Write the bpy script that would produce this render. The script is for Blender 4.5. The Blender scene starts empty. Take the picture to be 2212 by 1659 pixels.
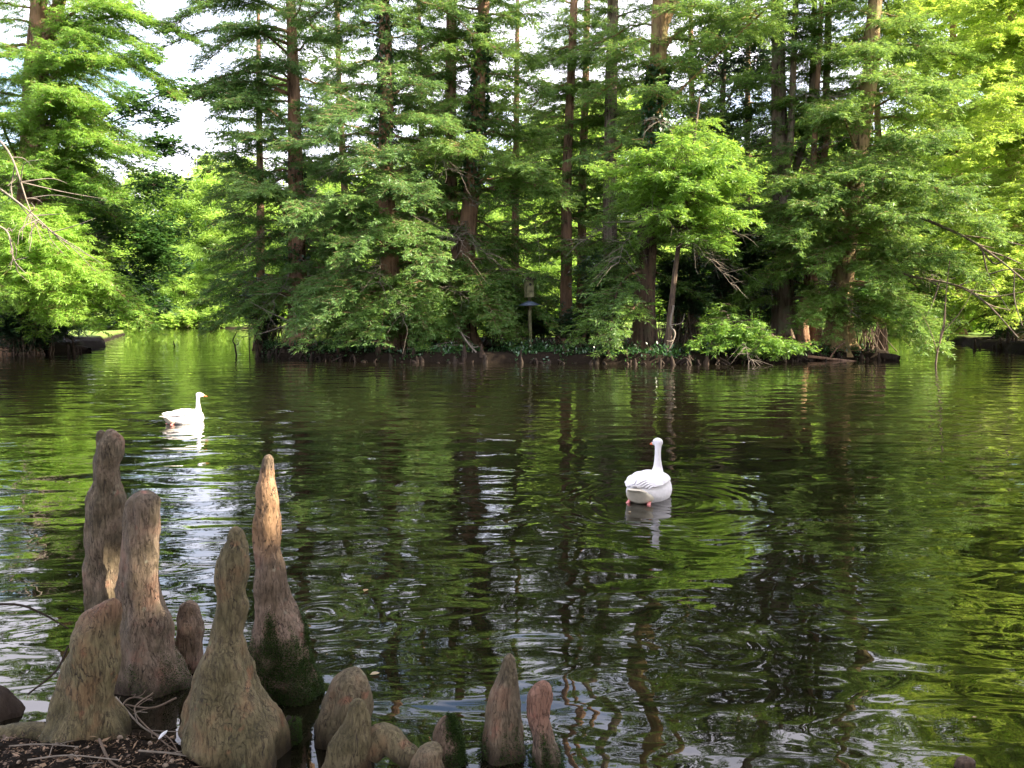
import bpy, math, random
import numpy as np
from mathutils import noise as mnoise, Vector

RS = np.random.RandomState(7)
random.seed(7)
sc = bpy.context.scene
C = sc.collection

# ------------------------------------------------------------------ camera
H_CAM = 1.70
F2 = 1836.0                      # focal length in pixels of a 2212 px wide view
PITCH = math.atan((829.5 - 676) / F2)
cam_d = bpy.data.cameras.new("camera"); cam = bpy.data.objects.new("camera", cam_d); C.objects.link(cam)
cam_d.sensor_width = 36; cam_d.lens = F2 / 2212 * 36
cam_d.clip_start = 0.05; cam_d.clip_end = 2000
cam.location = (0, 0, H_CAM); cam.rotation_euler = (math.pi / 2 - PITCH, 0, 0)
sc.camera = cam

# ------------------------------------------------------------------ light
SUN_AZ = math.radians(104)        # measured from +Y towards +X
SUN_EL = math.radians(35)
world = bpy.data.worlds.new("World"); sc.world = world; world.use_nodes = True
wt = world.node_tree; wt.nodes.clear()
w_out = wt.nodes.new("ShaderNodeOutputWorld"); w_bg = wt.nodes.new("ShaderNodeBackground")
w_sky = wt.nodes.new("ShaderNodeTexSky"); w_sky.sky_type = 'NISHITA'; w_sky.sun_disc = False
w_sky.sun_elevation = SUN_EL; w_sky.sun_rotation = SUN_AZ
w_sky.air_density = 1.0; w_sky.dust_density = 2.0
w_bg.inputs[1].default_value = 0.12
w_tc = wt.nodes.new("ShaderNodeTexCoord"); w_map = wt.nodes.new("ShaderNodeMapping")
w_map.inputs['Scale'].default_value = (1, 1, 2.4)
w_n = wt.nodes.new("ShaderNodeTexNoise"); w_n.inputs['Scale'].default_value = 2.6; w_n.inputs['Detail'].default_value = 7
w_r = wt.nodes.new("ShaderNodeValToRGB"); w_r.color_ramp.elements[0].position = 0.36; w_r.color_ramp.elements[1].position = 0.56
w_mix = wt.nodes.new("ShaderNodeMixRGB"); w_mix.inputs[2].default_value = (5.6, 5.4, 6.1, 1)
wt.links.new(w_tc.outputs['Generated'], w_map.inputs[0]); wt.links.new(w_map.outputs[0], w_n.inputs['Vector'])
wt.links.new(w_n.outputs[0], w_r.inputs[0]); wt.links.new(w_r.outputs[0], w_mix.inputs[0])
wt.links.new(w_sky.outputs[0], w_mix.inputs[1]); wt.links.new(w_mix.outputs[0], w_bg.inputs[0])
wt.links.new(w_bg.outputs[0], w_out.inputs[0])

sun_d = bpy.data.lights.new("sun", 'SUN'); sun_d.energy = 5.0; sun_d.angle = math.radians(0.6); sun_d.color = (1.0, 0.88, 0.68)
sun = bpy.data.objects.new("sun", sun_d); C.objects.link(sun)
sdir = Vector((math.sin(SUN_AZ) * math.cos(SUN_EL), math.cos(SUN_AZ) * math.cos(SUN_EL), math.sin(SUN_EL)))
sun.rotation_euler = sdir.to_track_quat('Z', 'Y').to_euler()
sun.location = (30, 0, 40)

sc.view_settings.view_transform = 'Standard'; sc.view_settings.look = 'None'
sc.view_settings.exposure = 2.22; sc.view_settings.gamma = 1.0
try: sc.view_settings.use_curve_mapping = False
except Exception: pass
cy = sc.cycles
cy.max_bounces = 6; cy.diffuse_bounces = 3; cy.glossy_bounces = 3; cy.transmission_bounces = 4
cy.transparent_max_bounces = 4; cy.caustics_reflective = False; cy.caustics_refractive = False
cy.use_denoising = True
cy.sample_clamp_indirect = 6
cy.use_adaptive_sampling = True; cy.adaptive_threshold = 0.02

# ------------------------------------------------------------------ helpers
def P(px, py, Y):
    """point seen at (px, py) of the 2212 x 1659 view, at depth Y"""
    u = (px - 1106) / F2; v = (829.5 - py) / F2
    a = -PITCH
    d = np.array([u, math.cos(a) - v * math.sin(a), math.sin(a) + v * math.cos(a)])
    s = Y / d[1]
    return np.array([d[0] * s, Y, H_CAM + d[2] * s])

def W(px, py, z=0.0):
    """point of the plane at height z"""
    p = P(px, py, 1.0); t = (z - H_CAM) / (p[2] - H_CAM)
    return np.array([p[0] * t, t, z])

def mesh_np(name, V, faces, smooth=False, tint=None):
    V = np.asarray(V, dtype=np.float32).reshape(-1, 3)
    if not isinstance(faces, (list, tuple)): faces = [faces]
    faces = [np.asarray(f, dtype=np.int32) for f in faces if len(f)]
    me = bpy.data.meshes.new(name)
    me.vertices.add(len(V)); me.vertices.foreach_set("co", V.ravel())
    nl = sum(f.size for f in faces); npoly = sum(len(f) for f in faces)
    me.loops.add(nl); me.loops.foreach_set("vertex_index", np.concatenate([f.ravel() for f in faces]))
    starts = []; tot = 0
    for f in faces:
        starts.append(tot + np.arange(len(f), dtype=np.int32) * f.shape[1]); tot += f.size
    me.polygons.add(npoly); me.polygons.foreach_set("loop_start", np.concatenate(starts).astype(np.int32))
    me.update(calc_edges=True)
    me.polygons.foreach_set("use_smooth", np.full(npoly, bool(smooth)))
    if tint is not None:
        a = me.attributes.new("tint", 'FLOAT', 'FACE'); a.data.foreach_set("value", np.asarray(tint, dtype=np.float32))
    me.update()
    return me

def obj(name, me, mat=None, parent=None, loc=None):
    o = bpy.data.objects.new(name, me); C.objects.link(o)
    if mat is not None and me is not None: me.materials.append(mat)
    if parent is not None: o.parent = parent
    if loc is not None: o.location = loc
    return o

def tag(o, label=None, cat=None, group=None, kind=None):
    if label: o['label'] = label
    if cat: o['category'] = cat
    if group: o['group'] = group
    if kind: o['kind'] = kind
    return o

def thing(name, label, cat, loc=(0, 0, 0), rotz=0, group=None):
    o = bpy.data.objects.new(name, None); C.objects.link(o)
    o.empty_display_size = 0.2
    o.location = loc; o.rotation_euler = (0, 0, rotz)
    return tag(o, label, cat, group)

def local(V, root):
    return np.asarray(V).reshape(-1, 3) - np.array(root.location)[None, :]

def dup(root, loc, rotz=0.0, scale=1.0, label=None):
    r = root.copy(); C.objects.link(r); r.location = loc; r.rotation_euler = (0, 0, rotz)
    r.scale = (scale, scale, scale) if not isinstance(scale, tuple) else scale
    if label: r['label'] = label
    for ch in list(root.children):
        c = ch.copy(); C.objects.link(c); c.parent = r
        for g in list(ch.children):
            d = g.copy(); C.objects.link(d); d.parent = c
    return r

def catmull(pts, n):
    pts = np.asarray(pts, float); m = len(pts)
    if m == 2: return pts[0] + (pts[1] - pts[0]) * np.linspace(0, 1, n)[:, None]
    ext = np.vstack([2 * pts[0] - pts[1], pts, 2 * pts[-1] - pts[-2]])
    t = np.linspace(0, m - 1 - 1e-9, n); i = t.astype(int); f = (t - i)[:, None]
    a, b, c, d = ext[i], ext[i + 1], ext[i + 2], ext[i + 3]
    return 0.5 * ((2 * b) + (c - a) * f + (2 * a - 5 * b + 4 * c - d) * f ** 2 + (3 * b - a - 3 * c + d) * f ** 3)

def tubes(paths, radii, sides=5):
    """paths (M,n,3), radii (M,n) -> V, F"""
    paths = np.asarray(paths, float); radii = np.asarray(radii, float)
    M, n, _ = paths.shape
    T = np.gradient(paths, axis=1); T /= np.linalg.norm(T, axis=2, keepdims=True) + 1e-9
    mean = T.mean(axis=1)
    ref = np.where((np.abs(mean[:, 2]) > 0.75)[:, None], np.array([[1.0, 0, 0]]), np.array([[0, 0, 1.0]]))[:, None, :]
    A = np.cross(T, np.broadcast_to(ref, T.shape)); A /= np.linalg.norm(A, axis=2, keepdims=True) + 1e-9
    B = np.cross(T, A)
    th = np.arange(sides) / sides * 2 * np.pi
    V = paths[:, :, None, :] + radii[:, :, None, None] * (A[:, :, None, :] * np.cos(th)[None, None, :, None] + B[:, :, None, :] * np.sin(th)[None, None, :, None])
    base = (np.arange(M) * n * sides)[:, None, None]; i = (np.arange(n - 1) * sides)[None, :, None]; k = np.arange(sides)[None, None, :]
    k2 = (k + 1) % sides
    F = np.stack([base + i + k, base + i + k2, base + i + sides + k2, base + i + sides + k], axis=-1).reshape(-1, 4)
    return V.reshape(-1, 3), F

class Wood:
    def __init__(s): s.V = []; s.F = []; s.n = 0
    def add(s, V, F):
        s.V.append(np.asarray(V, float).reshape(-1, 3)); s.F.append(np.asarray(F) + s.n); s.n += len(s.V[-1])
    def tube(s, pts, r0, r1, sides=6, n=None, power=1.0):
        n = n or max(4, len(pts) * 4)
        p = catmull(pts, n); r = r0 + (r1 - r0) * np.linspace(0, 1, n) ** power
        s.add(*tubes(p[None], r[None], sides))
    def mesh(s, name, root, smooth=True):
        return mesh_np(name, local(np.vstack(s.V), root), np.vstack(s.F), smooth)

class Leaves:
    """rhombic leaf faces"""
    def __init__(s): s.p = []; s.d = []; s.s = []; s.L = []; s.W = []; s.t = []
    def add(s, p, d, side, L, Wd, t):
        p = p.reshape(-1, 3); n = len(p)
        s.p.append(p); s.d.append(d.reshape(-1, 3)); s.s.append(side.reshape(-1, 3))
        s.L.append(np.broadcast_to(L, (n,)) if np.ndim(L) == 0 else L.ravel()); s.W.append(np.broadcast_to(Wd, (n,)) if np.ndim(Wd) == 0 else Wd.ravel())
        s.t.append(np.broadcast_to(t, (n,)) if np.ndim(t) == 0 else t.ravel())
    def count(s): return sum(len(x) for x in s.p)
    def mesh(s, name, root, zmin=None):
        p = np.vstack(s.p); d = np.vstack(s.d); sd = np.vstack(s.s); L = np.concatenate(s.L)[:, None]; Wd = np.concatenate(s.W)[:, None]; t = np.concatenate(s.t)
        if zmin is not None:
            k = (p[:, 2] > zmin) & (p[:, 2] + d[:, 2] * L[:, 0] > zmin)
            p, d, sd, L, Wd, t = p[k], d[k], sd[k], L[k], Wd[k], t[k]
        n = len(p)
        V = np.stack([p, p + d * L * 0.45 + sd * Wd * 0.5, p + d * L, p + d * L * 0.45 - sd * Wd * 0.5], axis=1).reshape(-1, 3)
        F = np.arange(n * 4).reshape(n, 4)
        return mesh_np(name, local(V, root), F, False, t)

def unit(v): return v / (np.linalg.norm(v, axis=-1, keepdims=True) + 1e-9)

def fronds(lv, p, az, tilt, roll, L, Wd, t):
    """leaf faces from angles"""
    d = np.stack([np.cos(az) * np.cos(tilt), np.sin(az) * np.cos(tilt), np.sin(tilt)], axis=-1)
    h = np.stack([-np.sin(az), np.cos(az), np.zeros_like(az)], axis=-1)
    u = np.cross(d, h)
    s = h * np.cos(roll)[..., None] + u * np.sin(roll)[..., None]
    lv.add(p, d, s, L, Wd, t)

def bough(lv, wd, P0, az, L, rise=0.1, droop=0.25, width=1.1, step=0.21, tstep=0.085, F=7, fl=0.17, fw=0.040, tint=0.5, bare=0.12, r0=None, target=None, tertiary_wood=0.0):
    """one feathery bough: limb, side branches in a flat layer, twigs, fronds"""
    n = 10; t = np.linspace(0, 1, n)
    if target is not None:
        dlt = np.asarray(target, float) - P0; L = float(np.linalg.norm(dlt)); az = math.atan2(dlt[1], dlt[0])
        M = P0 + dlt * t[:, None]; M[:, 2] += L * 0.16 * np.sin(np.pi * t) * (1 if rise >= 0 else -1)
        perp = np.array([-math.sin(az), math.cos(az), 0]); M += perp * (RS.randn() * 0.06 * L * np.sin(np.pi * t))[:, None]
    else:
        aw = az + np.cumsum(RS.randn(n) * 0.06)
        dx = np.cumsum(np.cos(aw)) / n * L; dy = np.cumsum(np.sin(aw)) / n * L
        M = np.stack([P0[0] + dx - dx[0], P0[1] + dy - dy[0], P0[2] + rise * L * t - droop * L * t ** 2 + np.cumsum(RS.randn(n)) * 0.02 * L], axis=1)
    if r0 is None: r0 = 0.012 + 0.011 * L
    wd.add(*tubes(M[None], (r0 * (1 - t) + 0.006)[None], 6))
    ns = max(4, int(2 * L * (1 - bare) / step))
    ts = np.clip(bare + (1 - bare) * (np.arange(ns) + RS.rand(ns) * 0.8) / ns, 0, 0.995)
    side = np.where(np.arange(ns) % 2 == 0, 1.0, -1.0)
    fi = ts * (n - 1); i0 = fi.astype(int); fr = (fi - i0)[:, None]
    S0 = M[i0] * (1 - fr) + M[np.minimum(i0 + 1, n - 1)] * fr
    saz = az + side * np.radians(68 - 38 * ts) + RS.randn(ns) * 0.15
    sl = width * (np.sin(np.pi * np.clip(ts * 0.82 + 0.08, 0, 1)) ** 0.7 + 0.1) * (0.55 + 0.6 * RS.rand(ns))
    sl = np.maximum(sl, 0.15)
    stilt = RS.randn(ns) * 0.24 + 0.03
    m = 5; u = np.linspace(0, 1, m)
    SP = S0[:, None, :] + np.stack([np.cos(saz)[:, None] * sl[:, None] * u, np.sin(saz)[:, None] * sl[:, None] * u,
                                    np.tan(stilt)[:, None] * sl[:, None] * u - 0.22 * sl[:, None] * u ** 2], axis=-1)
    wd.add(*tubes(SP, np.maximum(0.012 * (1 - u)[None] * np.ones((ns, 1)), 0.003), 3))
    K = max(2, int(sl.max() / tstep)); kk = (np.arange(K) + 0.5) / K
    kk = np.clip(kk[None] + RS.randn(ns, K) * 0.3 / K, 0.02, 1.0)
    keep = RS.rand(ns, K) < np.clip((sl / sl.max())[:, None] * 1.15, 0, 1)
    tp = S0[:, None, :] + np.stack([np.cos(saz)[:, None] * sl[:, None] * kk, np.sin(saz)[:, None] * sl[:, None] * kk,
                                    np.tan(stilt)[:, None] * sl[:, None] * kk - 0.22 * sl[:, None] * kk ** 2], axis=-1)
    sd2 = np.where(RS.rand(ns, K) < 0.5, 1.0, -1.0)
    taz = saz[:, None] + sd2 * np.radians(50) * (1 - 0.6 * kk) + RS.randn(ns, K) * 0.16
    tt = RS.randn(ns, K) * 0.28 - 0.26
    tl = (0.18 + 0.30 * RS.rand(ns, K)) * (1 - 0.4 * kk)
    tp, taz, tt, tl = tp[keep], taz[keep], tt[keep], tl[keep]
    if len(tp) == 0: return M
    td = np.stack([np.cos(taz) * np.cos(tt), np.sin(taz) * np.cos(tt), np.sin(tt)], axis=-1)
    if tertiary_wood > 0:
        sel = RS.rand(len(tp)) < tertiary_wood
        if sel.any():
            uu = np.linspace(0, 1, 3)
            wd.add(*tubes(tp[sel][:, None, :] + td[sel][:, None, :] * (tl[sel] * 1.2)[:, None, None] * uu[None, :, None], np.full((sel.sum(), 3), 0.0035), 3))
    g = (np.arange(F) + 0.6) / F
    fp = tp[:, None, :] + td[:, None, :] * (tl[:, None] * g[None])[..., None]
    fs = np.where(np.arange(F) % 2 == 0, 1.0, -1.0)[None]
    faz = taz[:, None] + fs * 0.75 + RS.randn(len(tp), F) * 0.16
    ft = tt[:, None] * 0.6 - 0.20 + RS.randn(len(tp), F) * 0.28
    fr_ = RS.randn(len(tp), F) * 0.6
    bt = tint + RS.randn() * 0.07
    tn = np.clip(bt + RS.randn(len(tp))[:, None] * 0.08 + RS.randn(len(tp), F) * 0.08, 0, 1)
    fronds(lv, fp, faz, ft, fr_, fl * (0.6 + 0.8 * RS.rand(len(tp), F)), fw * (0.7 + 0.6 * RS.rand(len(tp), F)), tn)
    return M

def dead_twigs(wd, P0, az, L, n=8, down=0.5, r=0.012):
    """bare crooked branch with forks"""
    m = 9; t = np.linspace(0, 1, m)
    a = az + np.cumsum(RS.randn(m) * 0.18)
    M = np.stack([P0[0] + np.cumsum(np.cos(a)) * L / m, P0[1] + np.cumsum(np.sin(a)) * L / m, P0[2] - down * L * t ** 1.6 + np.cumsum(RS.randn(m)) * 0.03 * L], axis=1)
    M[0] = P0
    wd.add(*tubes(M[None], (r * (1 - t) + 0.004)[None], 4))
    for k in range(n):
        i = RS.randint(2, m - 1); q = M[i]; l = L * (0.15 + 0.3 * RS.rand())
        a2 = a[i] + RS.choice([-1, 1]) * (0.5 + 0.5 * RS.rand()); mm = 6; u = np.linspace(0, 1, mm)
        aa = a2 + np.cumsum(RS.randn(mm) * 0.25)
        B = np.stack([q[0] + np.cumsum(np.cos(aa)) * l / mm, q[1] + np.cumsum(np.sin(aa)) * l / mm, q[2] - (down + RS.randn() * 0.4) * l * u], axis=1); B[0] = q
        wd.add(*tubes(B[None], (r * 0.5 * (1 - u) + 0.003)[None], 3))

def trunk_geo(wd, path, r_base, r_top, flare=1.1, flare_h=0.7, flutes=7, sides=28, seed=0, step=0.22):
    path = np.asarray(path, float)
    Ltot = np.linalg.norm(np.diff(path, axis=0), axis=1).sum(); n = int(Ltot / step)
    c = catmull(path, n); s = np.linspace(0, 1, n)
    zz = np.linspace(0, Ltot, n)
    r = (r_base + (r_top - r_base) * s) * (1 + flare * np.exp(-zz / flare_h))
    th = np.arange(sides) / sides * 2 * np.pi
    rs = np.random.RandomState(seed + 11)
    ph = rs.rand() * 6
    fl = 1 + (0.26 * np.exp(-zz / (flare_h * 2.2)) + 0.03)[:, None] * np.cos(flutes * th + ph + 0.5 * np.sin(2 * th + ph))[None]
    strip = rs.randn(sides) * 0.03
    wig = rs.randn(n, sides) * 0.018
    R = r[:, None] * (fl + strip[None] + wig)
    V = np.stack([c[:, 0:1] + R * np.cos(th), c[:, 1:2] + R * np.sin(th), np.repeat(c[:, 2:3], sides, 1)], axis=-1)
    i = (np.arange(n - 1) * sides)[:, None]; k = np.arange(sides)[None]; k2 = (k + 1) % sides
    F = np.stack([i + k, i + k2, i + sides + k2, i + sides + k], axis=-1).reshape(-1, 4)
    wd.add(V.reshape(-1, 3), F)
    return c, r

# ------------------------------------------------------------------ materials
def new_mat(name):
    m = bpy.data.materials.new(name); m.use_nodes = True; nt = m.node_tree; nt.nodes.clear()
    out = nt.nodes.new("ShaderNodeOutputMaterial"); return m, nt, out

def ramp(nt, stops):
    r = nt.nodes.new("ShaderNodeValToRGB"); e = r.color_ramp.elements
    while len(e) < len(stops): e.new(0.5)
    for k, (p, c) in enumerate(stops): e[k].position = p; e[k].color = (*c, 1)
    return r

def leaf_mat(name, dark, light, trans=0.45, gloss=0.04, rough=0.5):
    m, nt, out = new_mat(name)
    at = nt.nodes.new("ShaderNodeAttribute"); at.attribute_name = "tint"
    rp = ramp(nt, [(0.15, dark), (0.85, light)]); nt.links.new(at.outputs['Fac'], rp.inputs[0])
    d = nt.nodes.new("ShaderNodeBsdfDiffuse"); t = nt.nodes.new("ShaderNodeBsdfTranslucent"); mx = nt.nodes.new("ShaderNodeMixShader")
    hs = nt.nodes.new("ShaderNodeHueSaturation"); hs.inputs['Hue'].default_value = 0.478; hs.inputs['Saturation'].default_value = 1.0; hs.inputs['Value'].default_value = 1.6
    nt.links.new(rp.outputs[0], d.inputs[0]); nt.links.new(rp.outputs[0], hs.inputs['Color']); nt.links.new(hs.outputs[0], t.inputs[0])
    mx.inputs[0].default_value = trans
    nt.links.new(d.outputs[0], mx.inputs[1]); nt.links.new(t.outputs[0], mx.inputs[2])
    g = nt.nodes.new("ShaderNodeBsdfGlossy"); g.inputs['Roughness'].default_value = rough
    m2 = nt.nodes.new("ShaderNodeMixShader"); m2.inputs[0].default_value = gloss
    nt.links.new(mx.outputs[0], m2.inputs[1]); nt.links.new(g.outputs[0], m2.inputs[2]); nt.links.new(m2.outputs[0], out.inputs[0])
    return m

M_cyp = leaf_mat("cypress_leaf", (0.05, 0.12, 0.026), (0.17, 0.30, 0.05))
M_blue = leaf_mat("cypress_leaf_blue", (0.05, 0.12, 0.032), (0.165, 0.30, 0.065))
M_young = leaf_mat("cypress_leaf_young", (0.085, 0.20, 0.025), (0.24, 0.42, 0.055), 0.5)
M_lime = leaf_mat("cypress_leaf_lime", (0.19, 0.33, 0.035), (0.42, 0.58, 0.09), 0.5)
M_far = leaf_mat("broad_leaf_far", (0.17, 0.30, 0.05), (0.37, 0.55, 0.11), 0.55, 0.03)
M_broad = leaf_mat("broad_leaf", (0.03, 0.09, 0.02), (0.08, 0.20, 0.035), 0.4, 0.08, 0.35)
M_dark = leaf_mat("evergreen_leaf", (0.008, 0.032, 0.010), (0.03, 0.085, 0.022), 0.15, 0.14, 0.28)
M_ivy = leaf_mat("ivy_leaf", (0.012, 0.05, 0.012), (0.045, 0.13, 0.028), 0.25, 0.08, 0.35)
M_moss = leaf_mat("moss", (0.010, 0.022, 0.004), (0.045, 0.085, 0.012), 0.3, 0.02)

def bark_mat(name, base, warm, dark, scale=1.0, lichen=None, bump=0.02, zs=0.12, low=None):
    m, nt, out = new_mat(name)
    geo = nt.nodes.new("ShaderNodeNewGeometry"); mp = nt.nodes.new("ShaderNodeMapping"); mp.inputs['Scale'].default_value = (scale, scale, scale * zs)
    nt.links.new(geo.outputs['Position'], mp.inputs[0])
    n1 = nt.nodes.new("ShaderNodeTexNoise"); n1.inputs['Scale'].default_value = 9; n1.inputs['Detail'].default_value = 8; n1.inputs['Roughness'].default_value = 0.7
    nt.links.new(mp.outputs[0], n1.inputs['Vector'])
    n2 = nt.nodes.new("ShaderNodeTexNoise"); n2.inputs['Scale'].default_value = 0.9; n2.inputs['Detail'].default_value = 4
    nt.links.new(geo.outputs['Position'], n2.inputs['Vector'])
    r1 = ramp(nt, [(0.41, dark), (0.53, base), (0.72, tuple(min(1, c * 1.35) for c in base))]); nt.links.new(n1.outputs[0], r1.inputs[0])
    mx = nt.nodes.new("ShaderNodeMixRGB"); mx.inputs[2].default_value = (*warm, 1)
    r2 = ramp(nt, [(0.42, (0, 0, 0)), (0.62, (0.75, 0.75, 0.75))]); nt.links.new(n2.outputs[0], r2.inputs[0])
    nt.links.new(r2.outputs[0], mx.inputs[0]); nt.links.new(r1.outputs[0], mx.inputs[1])
    last = mx.outputs[0]
    if lichen:
        n3 = nt.nodes.new("ShaderNodeTexNoise"); n3.inputs['Scale'].default_value = 3.2; n3.inputs['Detail'].default_value = 6
        nt.links.new(geo.outputs['Position'], n3.inputs['Vector'])
        r3 = ramp(nt, [(0.5, (0, 0, 0)), (0.66, (0.8, 0.8, 0.8))]); nt.links.new(n3.outputs[0], r3.inputs[0])
        m3 = nt.nodes.new("ShaderNodeMixRGB"); m3.inputs[2].default_value = (*lichen, 1)
        nt.links.new(r3.outputs[0], m3.inputs[0]); nt.links.new(last, m3.inputs[1]); last = m3.outputs[0]
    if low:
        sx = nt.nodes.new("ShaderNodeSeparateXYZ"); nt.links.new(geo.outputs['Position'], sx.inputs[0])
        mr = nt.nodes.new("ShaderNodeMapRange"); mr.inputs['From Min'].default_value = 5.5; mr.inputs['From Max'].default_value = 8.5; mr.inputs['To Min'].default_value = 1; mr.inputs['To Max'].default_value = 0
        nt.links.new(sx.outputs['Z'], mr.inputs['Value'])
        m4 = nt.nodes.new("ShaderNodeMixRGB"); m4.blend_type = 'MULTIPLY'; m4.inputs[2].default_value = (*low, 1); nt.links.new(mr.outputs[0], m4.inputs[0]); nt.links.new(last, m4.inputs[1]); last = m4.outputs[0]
    bs = nt.nodes.new("ShaderNodeBsdfPrincipled"); bs.inputs['Roughness'].default_value = 0.88; bs.inputs['Specular IOR Level'].default_value = 0.2
    bp = nt.nodes.new("ShaderNodeBump"); bp.inputs['Distance'].default_value = bump; bp.inputs['Strength'].default_value = 0.9
    nt.links.new(n1.outputs[0], bp.inputs['Height']); nt.links.new(bp.outputs[0], bs.inputs['Normal'])
    nt.links.new(last, bs.inputs['Base Color']); nt.links.new(bs.outputs[0], out.inputs[0])
    return m

M_bark = bark_mat("cypress_bark", (0.25, 0.155, 0.105), (0.33, 0.19, 0.11), (0.07, 0.042, 0.03), bump=0.05)
M_bark_grey = bark_mat("grey_bark", (0.17, 0.13, 0.10), (0.21, 0.15, 0.10), (0.05, 0.035, 0.028), bump=0.05, lichen=(0.17, 0.19, 0.10))
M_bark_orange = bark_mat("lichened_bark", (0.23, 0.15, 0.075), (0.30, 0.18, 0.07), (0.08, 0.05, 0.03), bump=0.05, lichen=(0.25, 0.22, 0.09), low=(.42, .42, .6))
M_bark_yellow = bark_mat("yellow_bark", (0.27, 0.19, 0.10), (0.31, 0.21, 0.10), (0.07, 0.05, 0.03), bump=0.06, lichen=(0.25, 0.23, 0.09))
M_dead = bark_mat("dead_wood", (0.19, 0.16, 0.13), (0.24, 0.20, 0.16), (0.08, 0.065, 0.05), 3, bump=0.005)
M_twig = bark_mat("twig_wood", (0.12, 0.085, 0.06), (0.15, 0.11, 0.08), (0.05, 0.035, 0.03), 3, bump=0.005)
M_wetwood = bark_mat("wet_wood", (0.035, 0.026, 0.019), (0.05, 0.032, 0.022), (0.012, 0.009, 0.007), 2, bump=0.02)

# knee bark
def knee_mat():
    m, nt, out = new_mat("knee_bark")
    L = nt.links.new
    geo = nt.nodes.new("ShaderNodeNewGeometry")
    nz = nt.nodes.new("ShaderNodeTexNoise"); nz.inputs['Scale'].default_value = 9; nz.inputs['Detail'].default_value = 3
    L(geo.outputs['Position'], nz.inputs['Vector'])
    wv = nt.nodes.new("ShaderNodeVectorMath"); wv.operation = 'SCALE'; wv.inputs['Scale'].default_value = 0.045
    L(nz.outputs['Color'], wv.inputs[0])
    ad = nt.nodes.new("ShaderNodeVectorMath"); ad.operation = 'ADD'; L(geo.outputs['Position'], ad.inputs[0]); L(wv.outputs[0], ad.inputs[1])
    mp = nt.nodes.new("ShaderNodeMapping"); mp.inputs['Scale'].default_value = (1, 1, 0.13); L(ad.outputs[0], mp.inputs[0])
    def vein(scale, zs, width, det=3.0):
        mpv = nt.nodes.new("ShaderNodeMapping"); mpv.inputs['Scale'].default_value = (1, 1, zs); L(geo.outputs['Position'], mpv.inputs[0])
        nv_ = nt.nodes.new("ShaderNodeTexNoise"); nv_.inputs['Scale'].default_value = scale; nv_.inputs['Detail'].default_value = det; nv_.inputs['Roughness'].default_value = .6; nv_.inputs['Distortion'].default_value = .4; L(mpv.outputs[0], nv_.inputs['Vector'])
        s1 = nt.nodes.new("ShaderNodeMath"); s1.operation = 'SUBTRACT'; s1.inputs[1].default_value = .5; L(nv_.outputs[0], s1.inputs[0])
        s2 = nt.nodes.new("ShaderNodeMath"); s2.operation = 'ABSOLUTE'; L(s1.outputs[0], s2.inputs[0])
        s3 = nt.nodes.new("ShaderNodeMapRange"); s3.interpolation_type = 'SMOOTHSTEP'; s3.inputs['From Max'].default_value = width; L(s2.outputs[0], s3.inputs['Value']); return s3.outputs[0]
    v1 = vein(26, .16, .016); v2 = vein(60, .14, .03)
    nm = nt.nodes.new("ShaderNodeTexNoise"); nm.inputs['Scale'].default_value = 14; nm.inputs['Detail'].default_value = 3; L(geo.outputs['Position'], nm.inputs['Vector'])
    rm = ramp(nt, [(0.42, (0, 0, 0)), (0.58, (1, 1, 1))]); L(nm.outputs[0], rm.inputs[0])
    iv = nt.nodes.new("ShaderNodeMath"); iv.operation = 'SUBTRACT'; iv.inputs[0].default_value = 1.0; L(rm.outputs[0], iv.inputs[1])
    mxa = nt.nodes.new("ShaderNodeMath"); mxa.operation = 'MAXIMUM'; L(v1, mxa.inputs[0]); L(iv.outputs[0], mxa.inputs[1])
    v2s = nt.nodes.new("ShaderNodeMapRange"); v2s.inputs['To Min'].default_value = .55; L(v2, v2s.inputs['Value'])
    cm = nt.nodes.new("ShaderNodeMath"); cm.operation = 'MULTIPLY'; L(mxa.outputs[0], cm.inputs[0]); L(v2s.outputs[0], cm.inputs[1])
    fine = nt.nodes.new("ShaderNodeTexNoise"); fine.inputs['Scale'].default_value = 70; fine.inputs['Detail'].default_value = 9; fine.inputs['Roughness'].default_value = 0.72
    mp2 = nt.nodes.new("ShaderNodeMapping"); mp2.inputs['Scale'].default_value = (1, 1, 0.35); L(geo.outputs['Position'], mp2.inputs[0]); L(mp2.outputs[0], fine.inputs['Vector'])
    big = nt.nodes.new("ShaderNodeTexNoise"); big.inputs['Scale'].default_value = 6.5; big.inputs['Detail'].default_value = 5; big.inputs['Roughness'].default_value = 0.6; L(geo.outputs['Position'], big.inputs['Vector'])
    r1 = ramp(nt, [(0.34, (0.06, 0.045, 0.032)), (0.5, (0.17, 0.125, 0.09)), (0.66, (0.32, 0.25, 0.185))]); L(fine.outputs[0], r1.inputs[0])
    r2 = ramp(nt, [(0.34, (0.07, 0.062, 0.034)), (0.44, (0.15, 0.12, 0.075)), (0.54, (0.25, 0.19, 0.14)), (0.66, (0.31, 0.17, 0.12))]); L(big.outputs[0], r2.inputs[0])
    mx = nt.nodes.new("ShaderNodeMixRGB"); mx.inputs[0].default_value = 0.55; L(r1.outputs[0], mx.inputs[1]); L(r2.outputs[0], mx.inputs[2])
    # reddish peeled patches
    pn = nt.nodes.new("ShaderNodeTexNoise"); pn.inputs['Scale'].default_value = 11; pn.inputs['Detail'].default_value = 4; L(ad.outputs[0], pn.inputs['Vector'])
    rp = ramp(nt, [(0.63, (0, 0, 0)), (0.71, (0.75, 0.75, 0.75))]); L(pn.outputs[0], rp.inputs[0])
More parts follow.
